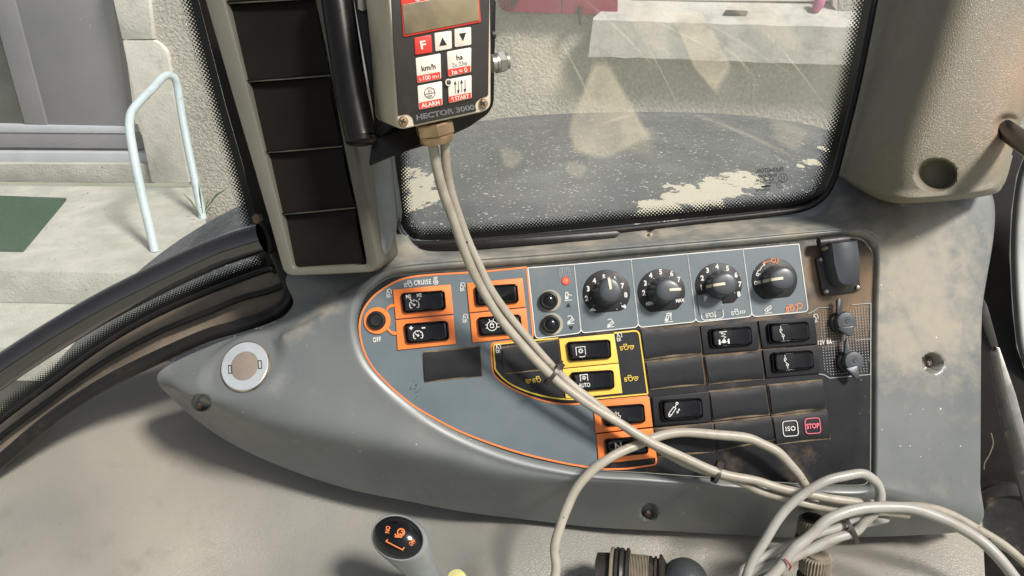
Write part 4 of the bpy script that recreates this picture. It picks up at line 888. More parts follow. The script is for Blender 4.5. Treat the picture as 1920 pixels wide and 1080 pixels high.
# ---- lamp, push buttons
lb0 = lathe_pl('painted_lamp_halo', 'keyred', PN, 1060.5, 527, [(8, .0005), (8, .0010), (7, .0014), (5.4, .0014)], cp)  # red ring painted as the glow around the lamp
ld_ = lathe_pl('warning_lamp', 'led', PN, 1060.5, 527, [(5.5, .0005), (5.5, .0012), (4, .0022), (1.5, .0028), (.1, .0029)], cp); ld_['label'] = 'lit red warning lamp below the book symbol'
for (x, y) in ((1028, 564), (1032, 608)):
    a_ = lathe_pl('push_button', 'creamring', PN, x + 3, y, [(21, .0006), (21, .0012), (20, .0018), (17.5, .0018)], cp, caps=True)
    lathe_pl('button_collar', 'dial', PN, x, y, [(17.5, .0010), (17.5, .0040), (16, .0052), (13.5, .0056), (12.5, .0048), (11, .0046)], a_, 32)
    lathe_pl('button_cap', 'gloss', PN, x, y, [(11, .0040), (10.5, .0055), (8, .0065), (4, .0069), (.1, .0070)], a_, 28)
# OFF button
of = lathe_pl('off_button', 'orange', PN, 707.5, 601.5, [(25, .0006), (25, .0016), (24, .0022), (17, .0022)], cp, 40)
lathe_pl('button_collar', 'dial', PN, 706.5, 601, [(17.5, .0012), (17.5, .0038), (16, .0050), (13, .0052), (12, .0040), (.1, .0040)], of, 32)
lathe_pl('button_cap', 'cap', PN, 706.5, 601, [(11.5, .0035), (11.5, .0046), (10.5, .0051), (.1, .0048)], of, 28)
q = MB()
for seg in ([(724, 583), (728, 577), (733, 574), (740, 573)], [(726, 616), (732, 622), (738, 625), (744, 625)]):
    q.slab(PN, (lambda S_: [(x, y - 3) for x, y in S_] + [(x, y + 3) for x, y in S_[::-1]])(cr(seg, 4)), .0006, .0018, .6, bh=.0002)
obj('link_arm', q, 'orange', of)

# ---- rotary knobs
def knob(px, py, ang, R0, flat, nums, label, ticks=()):
    """ang: direction of pointer in image degrees (0 right, -90 up)"""
    # dial plate with flat foot
    out = []
    for k in range(60):
        a = 2 * math.pi * k / 60; x, y = R0 * math.cos(a), R0 * math.sin(a)
        if y > flat: y = flat; x = x if abs(x) < math.sqrt(R0 * R0 - flat * flat) else math.copysign(math.sqrt(R0 * R0 - flat * flat), x)
        c, s_ = math.cos(R(-6)), math.sin(R(-6)); out.append((px + x * c - y * s_ * 1, py + (x * s_ + y * c) * .97))
    q = MB(); q.slab(PN, out, .0006, .0013, .5, bh=.0002); d_ = obj('rotary_knob', q, 'dial', cp); d_['label'] = label
    def ring(hh, r, el, pw=3):
        o_ = []
        for k in range(48):
            a = 2 * math.pi * k / 48; rr_ = r + el * max(0, math.cos(a - R(ang))) ** pw
            o_.append(PN.up(px + rr_ * math.cos(a), py + rr_ * math.sin(a), hh))
        return o_
    q = MB(); q.rings([ring(.0013, 26.5, 0), ring(.0030, 26.5, 0), ring(.0038, 25.5, 0), ring(.0045, 24.6, .5), ring(.010, 23.2, 2.8), ring(.0175, 21.6, 5.0), ring(.0192, 20.4, 5), ring(.0200, 18.3, 4.5), ring(.0205, 13, 3), ring(.0207, 5, 1)], cap1=True)
    obj('knob_cap', q, 'knob', d_, smooth=45)
    ca, sa = math.cos(R(ang)), math.sin(R(ang)); q = MB(); wv = 2.9; rows = []
    for rr_, hh in ((3, .0208), (6, .0212), (14, .0210), (19, .0207), (23.6, .0199), (26.6, .0178), (26.9, .0100), (27.4, .0060)):
        rows.append([PN.up(px + rr_ * ca - w_ * sa, py + rr_ * sa + w_ * ca, hh + dz) for w_, dz in ((-wv, -.0008), (-wv * .8, .0002), (wv * .8, .0002), (wv, -.0008))])
    q.grid(rows); obj('pointer', q, 'pointer', d_, smooth=50)
    q = MB()
    for s_, x, y, sz in nums: q.text(PN, s_, x, y, sz, -6, .0017, sx=.9 if len(s_) == 1 else .8, bold=.04)
    for x, y in ticks: q.flat(PN, arc2(x, y, .8, 0, 300, 5), .0017)
    obj('dial_lettering', q, 'white_ink', d_); return d_
Z7 = lambda x, y: (960 + x / 4.5, 440 + y / 4.5); Z8 = lambda x, y: (1280 + x / 4.5, 440 + y / 4.5)
def nm(z, L, sz=9.2): return [(s_,) + z(x, y) + (sz,) for s_, x, y in L]
k1 = knob(1137, 549, -98, 44.5, 37, nm(Z7, [('2', 630, 537), ('3', 643, 455), ('4', 695, 388), ('5', 776, 358), ('6', 868, 373), ('7', 931, 430), ('8', 960, 507)]), 'rotary knob pointing between 5 and 6, nearest the red lamp', [Z7(680, 465), Z7(715, 410), Z7(665, 535), Z7(688, 598), Z7(918, 578), Z7(885, 628)])
q = MB(); x, y = Z7(680, 632); q.icon(PN, [('f', [(-7, 3), (-5, -1), (-1, -3), (3, -2), (5, 1), (8, 2), (7, 3)])], x, y, .9, h=.0017); x, y = Z7(943, 605); q.icon(PN, [('f', [(-5, -4), (-2, -1), (2, -4), (4, -2), (5, 2), (2, 5), (-1, 2), (-4, 1)])], x, y, .9, h=.0017); obj('animal_symbol', q, 'white_ink', k1)
k2 = knob(1240, 547, -4, 44.5, 37, nm(Z7, [('2', 1113, 490), ('3', 1125, 408), ('4', 1170, 343), ('5', 1254, 313), ('6', 1347, 328), ('7', 1407, 378)]) + nm(Z7, [('MIN', 1160, 580), ('MAX', 1417, 555)], 6.4), 'rotary knob turned to MAX with its pointer to the right', [Z7(1145, 488), Z7(1157, 418), Z7(1197, 370), Z7(1257, 345), Z7(1330, 355), Z7(1173, 552)])
k3 = knob(1347, 535, 172, 43.5, 36, nm(Z8, [('1', 157, 445), ('2', 165, 365), ('3', 210, 300), ('4', 290, 268), ('5', 378, 283), ('6', 450, 338), ('7', 482, 417), ('8', 474, 500), ('P', 193, 537)]), 'rotary knob with pointer at 1, beside the P mark', [Z8(240, 328), Z8(300, 305), Z8(485, 345), Z8(440, 490), Z8(215, 512)])
q = MB(); q.slab(PN, [(1306.5, 555), (1323.5, 550), (1352, 560), (1356.5, 580), (1312, 590)], .0013, .0015, 0); obj('slate_patch', q, 'inlay', k3)
q = MB(); q.rib(PN, [(1333, 512), (1346.5, 507)], 1.3, .0017); obj('link_line', q, 'black_ink', k3)
k4_ = knob(1452, 525, 172, 42.5, 35, nm(Z8, [('OFF', 632, 405)], 6.5), 'rotary knob pointing left at OFF with orange symbols above', [Z8(608, 293)])
pprint('orange_symbol', 'orange_ink', lambda q: q.icon(PN, [('c', 6, 0, 4), [(-14, 3), (-6, 1), (2, 0)], [(-14, 3), (-11, 0)], [(-14, 3), (-10, 5)], ('a', 7, 0, 8, -30, 60, 6)], 1444, 489, 1, wpx=1.4, h=.0017), k4_)
pprint('white_symbol', 'white_ink', lambda q: q.icon(PN, [[(-10, 8), (-6, 3), (-3, 3), (0, -2), (6, -7)], [(3, -8), (7, -8), (6, -4)], ('c', -9, 11, 2.2), [(-7, 11), (-3, 10)]], 1428, 503, 1, wpx=1.4, h=.0017), k4_)

# ---- rocker switches and blanking caps
dust = MB()
def rocker(parent, qd, sym=None, symmat='white_ink', depth=0):
    base_h = .0022
    o = [quad_uv(qd, u, v) for u, v in rr_uv(.16, .30)]
    q = MB(); U = lambda k, hh: [PN.up(x, y, hh, base_h) for x, y in inset(o, k)]
    q.rings([U(-1.2, base_h - .0006), U(-1.2, base_h + .0016), U(-.2, base_h + .0026), U(1.0, base_h + .0030), U(2.4, base_h + .0026), U(3.2, base_h + .0012), U(3.4, base_h)], cap1=True)
    bz = obj('rocker_bezel', q, 'gloss', parent, smooth=50)
    uv = rr_uv(.13, .26, 6); rings_ = []
    def hf(u, v): return base_h + .0030 + (.0016 * u * u if u < 0 else .0022 * u * u) + (.0005 if u < .08 else 0) - .0004 * v * v
    for s_, dh in ((1.0, -.003), (1.0, -.0006), (.97, -.0001), (.90, 0), (.75, 0), (.55, 0), (.35, 0), (.18, 0)):
        rings_.append([PN.up(*quad_uv(qd, u * s_ * .90 + .015, v * s_ * .86), hf(u * s_, v * s_) + dh, base_h) for u, v in uv])
    # grid top for the crease: refine along u
    q = MB(); rows = []
    us = [-1, -.985, -.93, -.8, -.6, -.4, -.2, 0, .06, .10, .2, .4, .6, .8, .93, .985, 1]; vs = [-1, -.96, -.85, -.4, 0, .4, .85, .96, 1]
    for v in vs:
        row = []
        for u in us:
            uu = u * (1 - .05 * max(0, abs(v) - .8) / .2); vv = v * (1 - .10 * max(0, abs(u) - .88) / .12)
            edge = max(0, abs(u) - .93) / .07 * .0006 + max(0, abs(v) - .85) / .15 * .0006
            row.append(PN.up(*quad_uv(qd, uu * .905 + .01, vv * .86), hf(u, v) - edge, base_h))
        rows.append(row)
    sk = lambda r_: [p - PN.n * .0035 for p in r_]
    q.grid([sk(rows[0])] + rows + [sk(rows[-1])])
    L0 = [r_[0] for r_ in rows]; q.grid([L0, sk(L0)]); L1 = [r_[-1] for r_ in rows]; q.grid([L1, sk(L1)])
    obj('rocker', q, 'gloss', parent, smooth=28)
    if sym:
        q = MB(); cx, cy = quad_uv(qd, -.42, 0); sp = Plane(PN.ph(cx, cy, base_h) + PN.n * (.0044), PN.n + (PN.ph(cx + 10, cy) - PN.ph(cx, cy)).normalized() * .10)
        x2, y2 = cx + (cx - 900) * .007, cy + (cy - 640) * .007
        sym(q, sp, x2, y2); obj('switch_symbol', q, symmat, parent)
def cell(qd, mat='cap', parent=cp, h1_=.0022, bev=1.2, name='switch_plate'):
    q = MB(); q.slab(PN, rround(inset(qd, .5), 1.2, 2), .0002, h1_, bev, bh=.0004); return obj(name, q, mat, parent)
def sw(qc, qr, mat, sym, label):
    c = cell(qc, mat, name='rocker_switch'); c['label'] = label; rocker(c, qr, sym); return c
S_M2 = lambda q, p, x, y: (q.icon(p, SPEEDO, x, y + 5, 1.0, wpx=1.4), q.text(p, 'M2', x - 11, y - 11, 6.5, -5, sx=.8, bold=.03), q.text(p, 'M2', x + 9, y - 13, 6.5, -5, sx=.8, bold=.03), q.flat(p, [(x - 10, y - 6), (x - 5, y - 2), (x - 7, y - 7)], 0), q.flat(p, [(x + 10, y - 8), (x + 6, y - 3), (x + 11, y - 5)], 0))
S_PM = lambda q, p, x, y: (q.icon(p, SPEEDO, x + 1, y + 5, 1.0, wpx=1.4), q.text(p, '+', x - 12, y - 9, 9, -5, bold=.05), q.text(p, '-', x + 11, y - 11, 9, -5, sx=1.5, bold=.05))
S_GB = lambda q, p, x, y: q.icon(p, GEAR + [('a', 2, 0, 12, 60, 120, 6)], x, y, .95, wpx=1.3)
S_GA = lambda q, p, x, y: (q.icon(p, GEAR, x - 1, y - 7, .75, wpx=1.5), q.text(p, 'AUTO', x, y + 6.5, 7.5, -4, sx=.72, bold=.02))
S_RAB = lambda q, p, x, y: q.icon(p, [[(-10, 6), (-8, 0), (-3, -3), (1, -8), (2, -3), (6, -6), (5, -1), (9, 1), (7, 5), (0, 5), (-3, 8), (-10, 6)]], x, y, 1.0, wpx=1.2)
S_N = lambda q, p, x, y: q.text(p, 'N', x, y - 3, 15, -8, sx=.9, bold=.02)
S_LOCK = lambda q, p, x, y: q.icon(p, [('c', 0, 0, 9), [(-3, 3), (-3, -3), (3, -3), (3, 3), (-3, 3)], ('a', 0, -3, 2.5, 180, 360, 6), [(-12, -3), (-9, -3)], [(9, -3), (14, -3)], [(-12, 3), (-9, 3)], [(9, 3), (14, 3)], [(-3, -9), (-4, -13)], [(3, -9), (4, -13)]], x + 2, y, 1, wpx=1.4)
S_SPR = lambda q, p, x, y: q.icon(p, [[(-6, -11), (8, -11)], [(1, -11), (-3, -8), (5, -6), (-3, -3), (5, -1), (1, 2)], [(1, 2), (1, 8)], [(-5, 8), (7, 8)], ('f', [(-9, 3), (-6, 3), (-6, 12), (-9, 12)]), ('f', [(8, 3), (11, 3), (11, 12), (8, 12)]), ('f', [(-2, 4), (4, 4), (4, 10), (-2, 10)])], x, y, 1, wpx=1.4)
S_CON = lambda q, p, x, y: q.icon(p, [[(0, -13), (0, -7)], ('c', 0, -5, 2), [(1, -3), (-2, -9 + 7), (3, 4)], ('c', 3, 6, 2), [(3, 8), (3, 13)]], x, y, 1, wpx=1.1)
S_CYL = lambda q, p, x, y: q.icon(p, [[(-8, 8), (-10, 5), (0, -6), (4, -3), (-6, 9), (-8, 8)], [(2, -5), (6, -10)], ('c', 7, -12, 2), ('c', -9, 9, 2), [(5, 6), (10, -1)], [(8, 0), (10, -1), (10, 2)], [(5, 3), (5, 6), (8, 5)]], x, y, 1, wpx=1.4)
sw([(736.7, 543), (845.5, 533), (850.7, 589), (741.8, 599)], [(752, 551), (833, 545), (836, 580), (757, 587)], 'orange', S_M2, 'upper left orange switch marked M2 twice')
sw([(741.8, 600), (850.7, 590.4), (855.5, 645.5), (745.5, 657)], [(758, 608), (839, 602), (842, 637), (763, 644)], 'orange', S_PM, 'orange switch marked plus and minus over a dial')
sw([(874.5, 530.7), (980, 521), (986, 576), (880, 586.7)], [(889.5, 538), (969, 533), (972, 567), (893, 573.5)], 'orange', None, 'orange switch without symbol, partly behind the cable')
sw([(880.5, 587.8), (986.7, 577), (992, 632), (885.5, 643)], [(895.5, 596), (975, 590), (979, 624), (899, 630)], 'orange', S_LOCK, 'orange switch with padlock axle symbol')
sw([(1047, 634.7), (1151, 625), (1159.7, 680.5), (1053.6, 690.8)], [(1062, 642), (1143, 637), (1145, 671), (1067, 677)], 'yellow', S_GB, 'upper yellow switch with a gear symbol')
sw([(1053.6, 691.4), (1159.7, 681), (1166.7, 737.5), (1060, 747.5)], [(1069, 699), (1149, 694), (1151, 728), (1075, 734)], 'yellow', S_GA, 'lower yellow switch with gear symbol and the word AUTO')
sw([(1111, 754), (1216.7, 743), (1223.6, 800), (1116, 812)], [(1128, 763), (1206, 757), (1209, 791), (1133, 799)], 'orange', S_RAB, 'orange switch with outlined hare symbol')
sw([(1116.7, 813), (1224, 802), (1231, 858), (1122, 870)], [(1133, 824), (1209, 817), (1215, 849), (1138, 857)], 'orange', S_N, 'orange switch marked N under the looped cable')
sw([(1311, 610.5), (1418, 601), (1423.6, 655), (1318, 664.7)], [(1328, 618), (1406, 612), (1409, 646), (1333, 652)], 'cap', S_SPR, 'black switch with spring suspension symbol')
sw([(1419.5, 601), (1526, 594), (1532, 645), (1427.8, 653.6)], [(1437, 608), (1513, 603), (1516, 637), (1441, 643)], 'cap', S_CON, 'upper black switch with contact symbol, dusty on its right half')
sw([(1427.8, 656), (1530.5, 646.7), (1539, 699.5), (1435.5, 709)], [(1445, 662), (1521, 657), (1524, 690), (1449, 698)], 'cap', S_CON, 'lower black switch with contact symbol')
sw([(1221, 744), (1328, 733), (1333, 791), (1226, 799)], [(1237, 751), (1314, 746), (1317, 783), (1241, 788)], 'cap', S_CYL, 'black switch with hydraulic ram symbol')
def blank(qd, mat='cap', pinch=.10, label=None, name='blanking_cap'):
    dpts = rround(inset(qd, -1.2), 2, 2); dust.slab(PN, dpts, .0003, .0009, 0)
    q = MB(); rows = []; nV, nU = 10, 16
    for j in range(nV + 1):
        v = -1 + 2 * j / nV; row = []
        for i in range(nU + 1):
            u = -1 + 2 * i / nU
            hh = .0027 - .0007 * v * v * v * v - .0003 * (1 - u * u)
            row.append(PN.up(*quad_uv(qd, u * .985, v * (.97 - pinch * (1 - u * u))), hh, .0002))
        rows.append(row)
    sk = lambda r_: [p - PN.n * .003 for p in r_]
    q.grid([sk(rows[0])] + rows + [sk(rows[-1])]); a = [r_[0] for r_ in rows]; q.grid([a, sk(a)]); b = [r_[-1] for r_ in rows]; q.grid([b, sk(b)])
    o = obj(name, q, mat, cp, smooth=40)
    if label: o['label'] = label
    return o
for qd in ([(1200, 616), (1310, 609), (1315, 662), (1208, 674)], [(1210, 678), (1314, 666), (1321, 720), (1217, 730)], [(1226, 804), (1335, 793), (1339, 846.7), (1233, 856)],
           [(1319.5, 667.5), (1425, 658), (1432, 710.5), (1328, 720)], [(1329, 734), (1433, 723), (1441.7, 777), (1336, 788)], [(1337.5, 793), (1443, 781), (1451, 824), (1344.5, 845)],
           [(1439.5, 722), (1540, 712), (1547, 764.7), (1446, 777.8)], [(942, 652), (1046, 636), (1052, 690), (948, 700)], [(793.3, 660), (900, 649), (904.5, 704.5), (796.7, 716)]):
    blank(qd, pinch=.10 if qd[0][0] > 1000 else .05)
iso = blank([(1447, 781), (1548.6, 768), (1555.5, 821.7), (1454, 833)], label='black cap printed ISO and STOP', pinch=.08)
hS = .0034
def sq(q, x, y, r_): q.rib(PN, [(px_, py_) for px_, py_ in rround([(x - r_ - 1, y - r_ + 1), (x + r_ - 1.5, y - r_ - 1.5), (x + r_ + 1.5, y + r_ - 1), (x - r_ + 1.5, y + r_ + 1)], 6, 4)], 1.4, hS, True)
pprint('iso_print', 'white_ink', lambda q: (sq(q, 1482, 803.5, 14), q.text(PN, 'ISO', 1482, 803.5, 8.5, -4, hS, sx=.95, bold=.015, spacing=1.15)), iso)
pprint('stop_print', 'pink_ink', lambda q: (sq(q, 1524, 798.5, 14), q.text(PN, 'STOP', 1524, 798.5, 9, -5, hS, sx=.78, bold=.03)), iso)
obj('dust_deposit', dust, 'dustfilm', cp, kind='stuff')

# ---- lidded socket
ls = thing('lidded_socket', PN.ph(1575, 550), 'black hinged lid cover with domed end, screwed to the fascia corner', 'socket cover')
q = MB(); q.slab(PN, rround([(1526, 484), (1600, 476), (1611, 545), (1540, 555)], 6, 4), 0, .0035, 1.5); obj('base_plate', q, 'blacknylon', ls)
def lid(pts, hs):
    return [[PN.up(x, y, hh, 0) for x, y in inset(pts, k)] for k, hh in hs]
lo_ = rround([(1536, 458), (1588, 453), (1594, 500), (1592, 538), (1552, 543), (1541, 500)], [3, 3, 6, 22, 22, 6], 7)
q = MB(); q.rings(lid(lo_, [(0, .003), (.5, .012), (2.0, .0175), (3.2, .0190), (4.5, .0193)]), cap1=True); obj('lid', q, 'knob', ls, smooth=38)
q = MB(); q.tube([PN.ph(1535, 455, .010), PN.ph(1590, 449, .010)], .0042, 16); obj('hinge_barrel', q, 'blacknylon', ls)
for x, y in ((1535, 488), (1545, 547), (1603, 540)):
    lathe_pl('screw', 'steel', PN, x, y, [(5, .0035), (5, .0045), (3.5, .0056), (.2, .0060)], ls, 14)
lathe_pl('hinge_pin', 'creamring', PN, 1538, 468, [(4.2, .006), (4.2, .012), (2.5, .0135), (.2, .0138)], ls, 14)

# ---- dotted socket field and caps
fld = [(1534.5, 578), (1590, 577), (1633, 568), (1632, 702), (1556, 708.5), (1545, 702), (1537, 690), (1530, 600)]
q = MB(); q.rib(PN, [(1515, 588), (1525, 584), (1534, 577.5), (1560, 575.5)], 1.5, .0009); q.rib(PN, [(1597, 571.5), (1633, 568.5), (1632.5, 702), (1556, 709), (1546, 703), (1535, 701)], 1.5, .0009); q.rib(PN, [(1560, 641), (1575, 640)], 1.3, .0009); q.rib(PN, [(1604, 638), (1632.5, 635.5)], 1.3, .0009)
obj('grey_outline', q, 'grey_ink', cp)
def inside(p, P):
    r = False
    for i in range(len(P)):
        a, b = P[i - 1], P[i]
        if (a[1] > p[1]) != (b[1] > p[1]) and p[0] < (b[0] - a[0]) * (p[1] - a[1]) / (b[1] - a[1]) + a[0]: r = not r
    return r
q = MB(); fi = inset(fld, 4)
for j in range(40):
    for i in range(30):
        x = 1525 + i * 5.2 + j * .45; y = 575 + j * 5.15 - i * .45
        if inside((x, y), fi) and not (1530 < x < 1562 and 636 < y < 647): q.lathe(PN.ph(x, y, 0), PN.n, [(.00055, .0001), (.00042, .0007)], 6)
obj('stud_field', q, 'grey_ink', cp, kind='stuff')
def rcap(cx, cy, tab, tong, label):
    t_ = thing('socket_cap', PN.ph(cx, cy), label, 'socket cap')
    lathe_pl('collar', 'blacknylon', PN, cx - 6, cy + 1, [(21, 0), (21, .0040), (19, .0050)], t_, 32)
    lathe_pl('cap_disc', 'knob', PN, cx - 2, cy, [(19.5, .0045), (20, .0060), (19.5, .0085), (17.5, .0098), (9, .0104), (4, .0102), (3, .0108), (.2, .0108)], t_, 36)
    q = MB(); q.slab(PN, rround(tab, 4, 3), .0060, .0085, 1); obj('cap_tab', q, 'knob', t_)
    q = MB(); q.slab(PN, rround(tong, 2.5, 3), .0075, .0105, 1.5); obj('pull_tongue', q, 'knob', t_)
rcap(1579, 604, [(1567, 561), (1573, 559), (1577, 563), (1576, 590), (1567, 590)], [(1567, 616), (1598, 611), (1597, 630), (1590, 631)], 'upper black rubber socket cap with pointed pull tongue on the dotted field')
rcap(1593, 677, [(1583, 638), (1587, 634), (1592, 658), (1594, 664), (1581, 664)], [(1583, 691), (1605, 685), (1609, 706), (1602, 710)], 'lower black rubber socket cap beside the 12V mark')

# ================================================================== RIGHT SIDE
pr = thing('pillar_cover', W(1720, 370, .57), 'beige grained vinyl pillar cover with a deep oval screw hole', 'pillar cover')
RW = [[(1663, -90, .68), (1705, -90, .635), (1770, -90, .573), (1840, -90, .545), (1930, -90, .545), (1990, -90, .560), (2040, -90, .60)],
      [(1612, 110, .68), (1655, 110, .635), (1716, 110, .575), (1785, 110, .548), (1890, 110, .548), (1945, 110, .562), (1985, 110, .60)],
      [(1578, 255, .675), (1614, 262, .635), (1662, 270, .582), (1725, 275, .555), (1840, 268, .552), (1890, 250, .565), (1913, 230, .60)],
      [(1566, 305, .67), (1600, 325, .632), (1648, 345, .586), (1712, 352, .560), (1835, 342, .556), (1880, 318, .570), (1903, 270, .60)],
      [(1562, 320, .672), (1598, 345, .635), (1652, 370, .590), (1714, 376, .565), (1842, 362, .562), (1878, 342, .575), (1897, 288, .60)],
      [(1562, 324, .69), (1600, 349, .67), (1655, 377, .645), (1716, 382, .63), (1850, 367, .62), (1882, 346, .62), (1899, 292, .63)]]
cols = [cr(r_, 34) for r_ in RW]; rows = []
for j in range(len(cols[0])): rows.append(cr([c[j] for c in cols], 34))
def sstep(x): x = min(1, max(0, x)); return x * x * (3 - 2 * x)
gr = []
for r_ in rows:
    g_ = []
    for (x, y, d_) in r_:
        k = math.hypot((x - 1755) / 37, (y - 328) / 29); dn = .022 * sstep((1.12 - k) / .36)
        k2 = math.hypot((x - 1890) / 26, (y - 236) / 22); dn = max(dn, .012 * sstep((1.12 - k2) / .45))
        g_.append(W(x, y, d_) + ray(x + 160, y - 40).normalized() * dn)
    gr.append(g_)
q = MB(); q.grid(gr); obj('cover_shell', q, 'pillar', pr, smooth=70)
q = MB(); q.slab(vplane(1620, 100, .70, 1000, -100), [(1660, -90), (1740, -90), (1660, 330), (1570, 345), (1556, 330), (1575, 270), (1614, 110)], -.01, 0, anchor=0); obj('black_edge', q, 'blackframe', pr)
rd = MB(); rd.tube([W(1868, 232, .585), W(1895, 250, .555), W(1925, 272, .52), W(1980, 310, .47)], .0072, 20); obj('black_rod', rd, 'tubeblack', label='black rod sticking out of the beige pillar cover', cat='rod', smooth=60)

rc = thing('door_gap', W(1870, 800, .74), 'dark gap with black liner and dusty metal strip right of the console', 'door frame')
q = MB(); LG = vplane(1870, 700, .84, 1300, 600)
q.slab(LG, [(1790, 250), (1960, 240), (1925, 285), (1906, 330), (1896, 400), (1893, 480), (1898, 580), (1906, 650), (1924, 702), (1960, 762), (2100, 900), (2100, 1300), (1780, 1300)], -.02, 0, anchor=0); obj('black_liner', q, 'blackframe', rc)
q = MB(); q.slab(vplane(1860, 600, .74, 1300, 600), [(1842, 555), (1852, 575), (1872, 648), (1864, 660), (1850, 625), (1841, 600)], -.003, 0, .6, anchor=0); obj('bent_tab', q, 'blacknylon', rc)
q = MB(); q.slab(vplane(1890, 750, .73, 1300, 600), [(1868, 650), (1874, 652), (1905, 740), (1935, 850), (1935, 890), (1920, 850), (1893, 760)], -.004, 0, .8, anchor=0); obj('metal_strip', q, 'steel', rc)
q = MB(); q.slab(vplane(1890, 750, .75, 1300, 600), [(1855, 660), (1868, 650), (1893, 760), (1920, 850), (1935, 900), (1935, 1000), (1880, 800)], -.004, 0, .8, anchor=0); obj('black_flap', q, 'blacknylon', rc)
q = MB(); q.lathe(W(1905, 985, .77), -ray(1700, 800), [(.042, -.03), (.042, -.004), (.036, 0), (.030, .001), (.030, -.002), (.0275, -.003), (.004, -.002)], 40); obj('round_boss', q, 'blacknylon', rc)
q = MB(); q.tube([W(*p) for p in cr([(1858, 812, .70), (1862, 830, .70), (1856, 850, .70), (1846, 868, .70), (1845, 880, .70)], 5)], .0006, 6); obj('straw_stalk', q, 'beigeconn', label='thin dry straw caught in the dark gap', cat='straw', smooth=60)

# ================================================================== LOWER TRIM
TR = vplane(800, 950, .668, 860, 1950)
def topy(x):
    T_ = [(-90, 935), (0, 866), (96, 785), (193, 722), (289, 675), (340, 680), (500, 700), (700, 860), (900, 900), (1200, 940), (1600, 960), (1850, 970)]
    for a, b in zip(T_, T_[1:]):
        if x <= b[0]: return a[1] + (b[1] - a[1]) * (x - a[0]) / (b[0] - a[0])
    return 970
cols = []
for i in range(131):
    x = -90 + i * (1932 / 130); t0 = topy(x); col = []
    for j in range(50):
        y = t0 + (1230 - t0) * j / 49
        hh = .004 * math.sin(x * .008 + y * .012) + .003 * math.sin(x * .017 - y * .010 + 1) + .010 * math.exp(-((y - (1000 - (x - 900) * .04)) / 60) ** 2) * 0
        hh += .010 * math.exp(-((x - 905) / 40) ** 2 - ((y - 1110) / 60) ** 2)
        col.append(TR.ph(x + (y - 985) * .05 * (x > 1780), y, hh))
    cols.append(col)
q = MB(); q.grid(cols); obj('lower_trim_panel', q, 'trim', label='dusty grey-beige grained trim panel below the console', cat='trim panel', smooth=70)

# ---- lever knob
lv = thing('lever_knob', W(760, 1090, .56), 'grey lever with glossy black oval cap printed with an orange snail', 'lever')
c = W(747, 1008, .545); an = (-FW * 1 + UY * .55 - RX * .10).normalized(); ex = (RX * math.cos(R(25)) - UY * math.sin(R(25))); ex = (ex - an * ex.dot(an)).normalized(); ey = an.cross(ex)
def lring(k, z, ox=0, oy=0, a=.0200, b=.0150): return [c + an * z + ex * (a * k * math.cos(2 * math.pi * i / 40) + ox) + ey * (b * k * math.sin(2 * math.pi * i / 40) + oy) for i in range(40)]
q = MB(); q.rings([lring(.62, -.075, .018, -.014), lring(.70, -.05, .012, -.011), lring(.88, -.030, .006, -.006), lring(1.04, -.016, .002, -.002), lring(1.12, -.007), lring(1.10, -.002), lring(1.03, .0012), lring(.98, .001)]); obj('lever_body', q, 'levergrey', lv, smooth=60)
q = MB(); q.rings([lring(.99, -.002), lring(.985, .0008), lring(.94, .0034), lring(.82, .0066), lring(.62, .0092), lring(.36, .0108), lring(.12, .0114)], cap1=True); obj('oval_cap', q, 'gloss', lv, smooth=60)
LPn = Plane(c + an * .0118, an)
q = MB(); q.icon(LPn, [[(-14, -4), (-17, 0), (14, 16), (17, 11)]], 741, 1015, 1.0, ang=0, wpx=2.0, h=0)
q.icon(LPn, [('a', 0, 0, 6.5, 40, 400, 16), ('a', 1, 1, 3.2, -120, 160, 10), ('f', [(-9, 8), (-3, 4), (4, 7), (3, 10), (-6, 11)]), [(-8, 8), (-11, 5)], [(-7, 9), (-10, 11)]], 752, 998, 1.0, ang=10, wpx=2.4, h=0)
q.text(LPn, 'ON', 727, 993, 8, 100, 0, sx=.75, bold=.03); q.text(LPn, 'OFF', 773, 1017, 7.5, -45, 0, sx=.7, bold=.03)
obj('snail_print', q, 'orange_ink', lv)
yk = MB(); yk.lathe(W(856, 1086, .575), (-FW + UY * .8), [(.0085, -.02), (.0085, -.003), (.0078, 0), (.0072, .0015), (.003, .0026), (.0003, .0028)], 28); obj('yellow_button', yk, 'yellowknob', label='pale yellow round knob peeking in at the bottom edge', cat='knob')

# ---- horizontal plug assembly at bottom
pa = thing('round_plug', W(1190, 1085, .585), 'dusty black and beige threaded plug lying at the bottom edge', 'plug')
ax = (W(1240, 1091, .580) - W(1130, 1083, .590)).normalized(); o0 = W(1118, 1084, .590); px_ = lambda p_: p_ * .000425
def seg(name, mat, prof, n=40, parent=pa, **kw):
    q = MB(); q.lathe(o0, ax, [(px_(r_), px_(z_)) for r_, z_ in prof], n, **kw); return obj(name, q, mat, parent, smooth=35)
seg('black_end', 'blacknylon', [(40, 0), (46, 2), (47, 26), (44, 27)])
seg('beige_ring', 'beigeconn', [(44, 27), (57, 28), (58, 30), (58, 33), (54, 34)])
seg('dark_ring', 'blacknylon', [(54, 34), (55, 35), (55, 37), (58, 38), (58, 42), (54, 43)])
seg('black_ring', 'blacknylon', [(54, 43), (56, 44), (58, 47), (56, 52), (53, 53), (53, 56), (57, 57), (57, 62), (50, 64)])
seg('ribbed_sleeve', 'beigeconn', [(46, 63)] + [(49 - (i % 2) * 2.2 - i * .06, 64 + i * 1.35) for i in range(25)] + [(44, 98)])
seg('neck_ring', 'blacknylon', [(43, 97), (46, 98), (46, 103), (43, 104), (43, 107), (46, 108), (46, 112), (42, 113), (42, 116), (49, 117), (50, 121), (47, 123), (38, 128), (26, 134)])
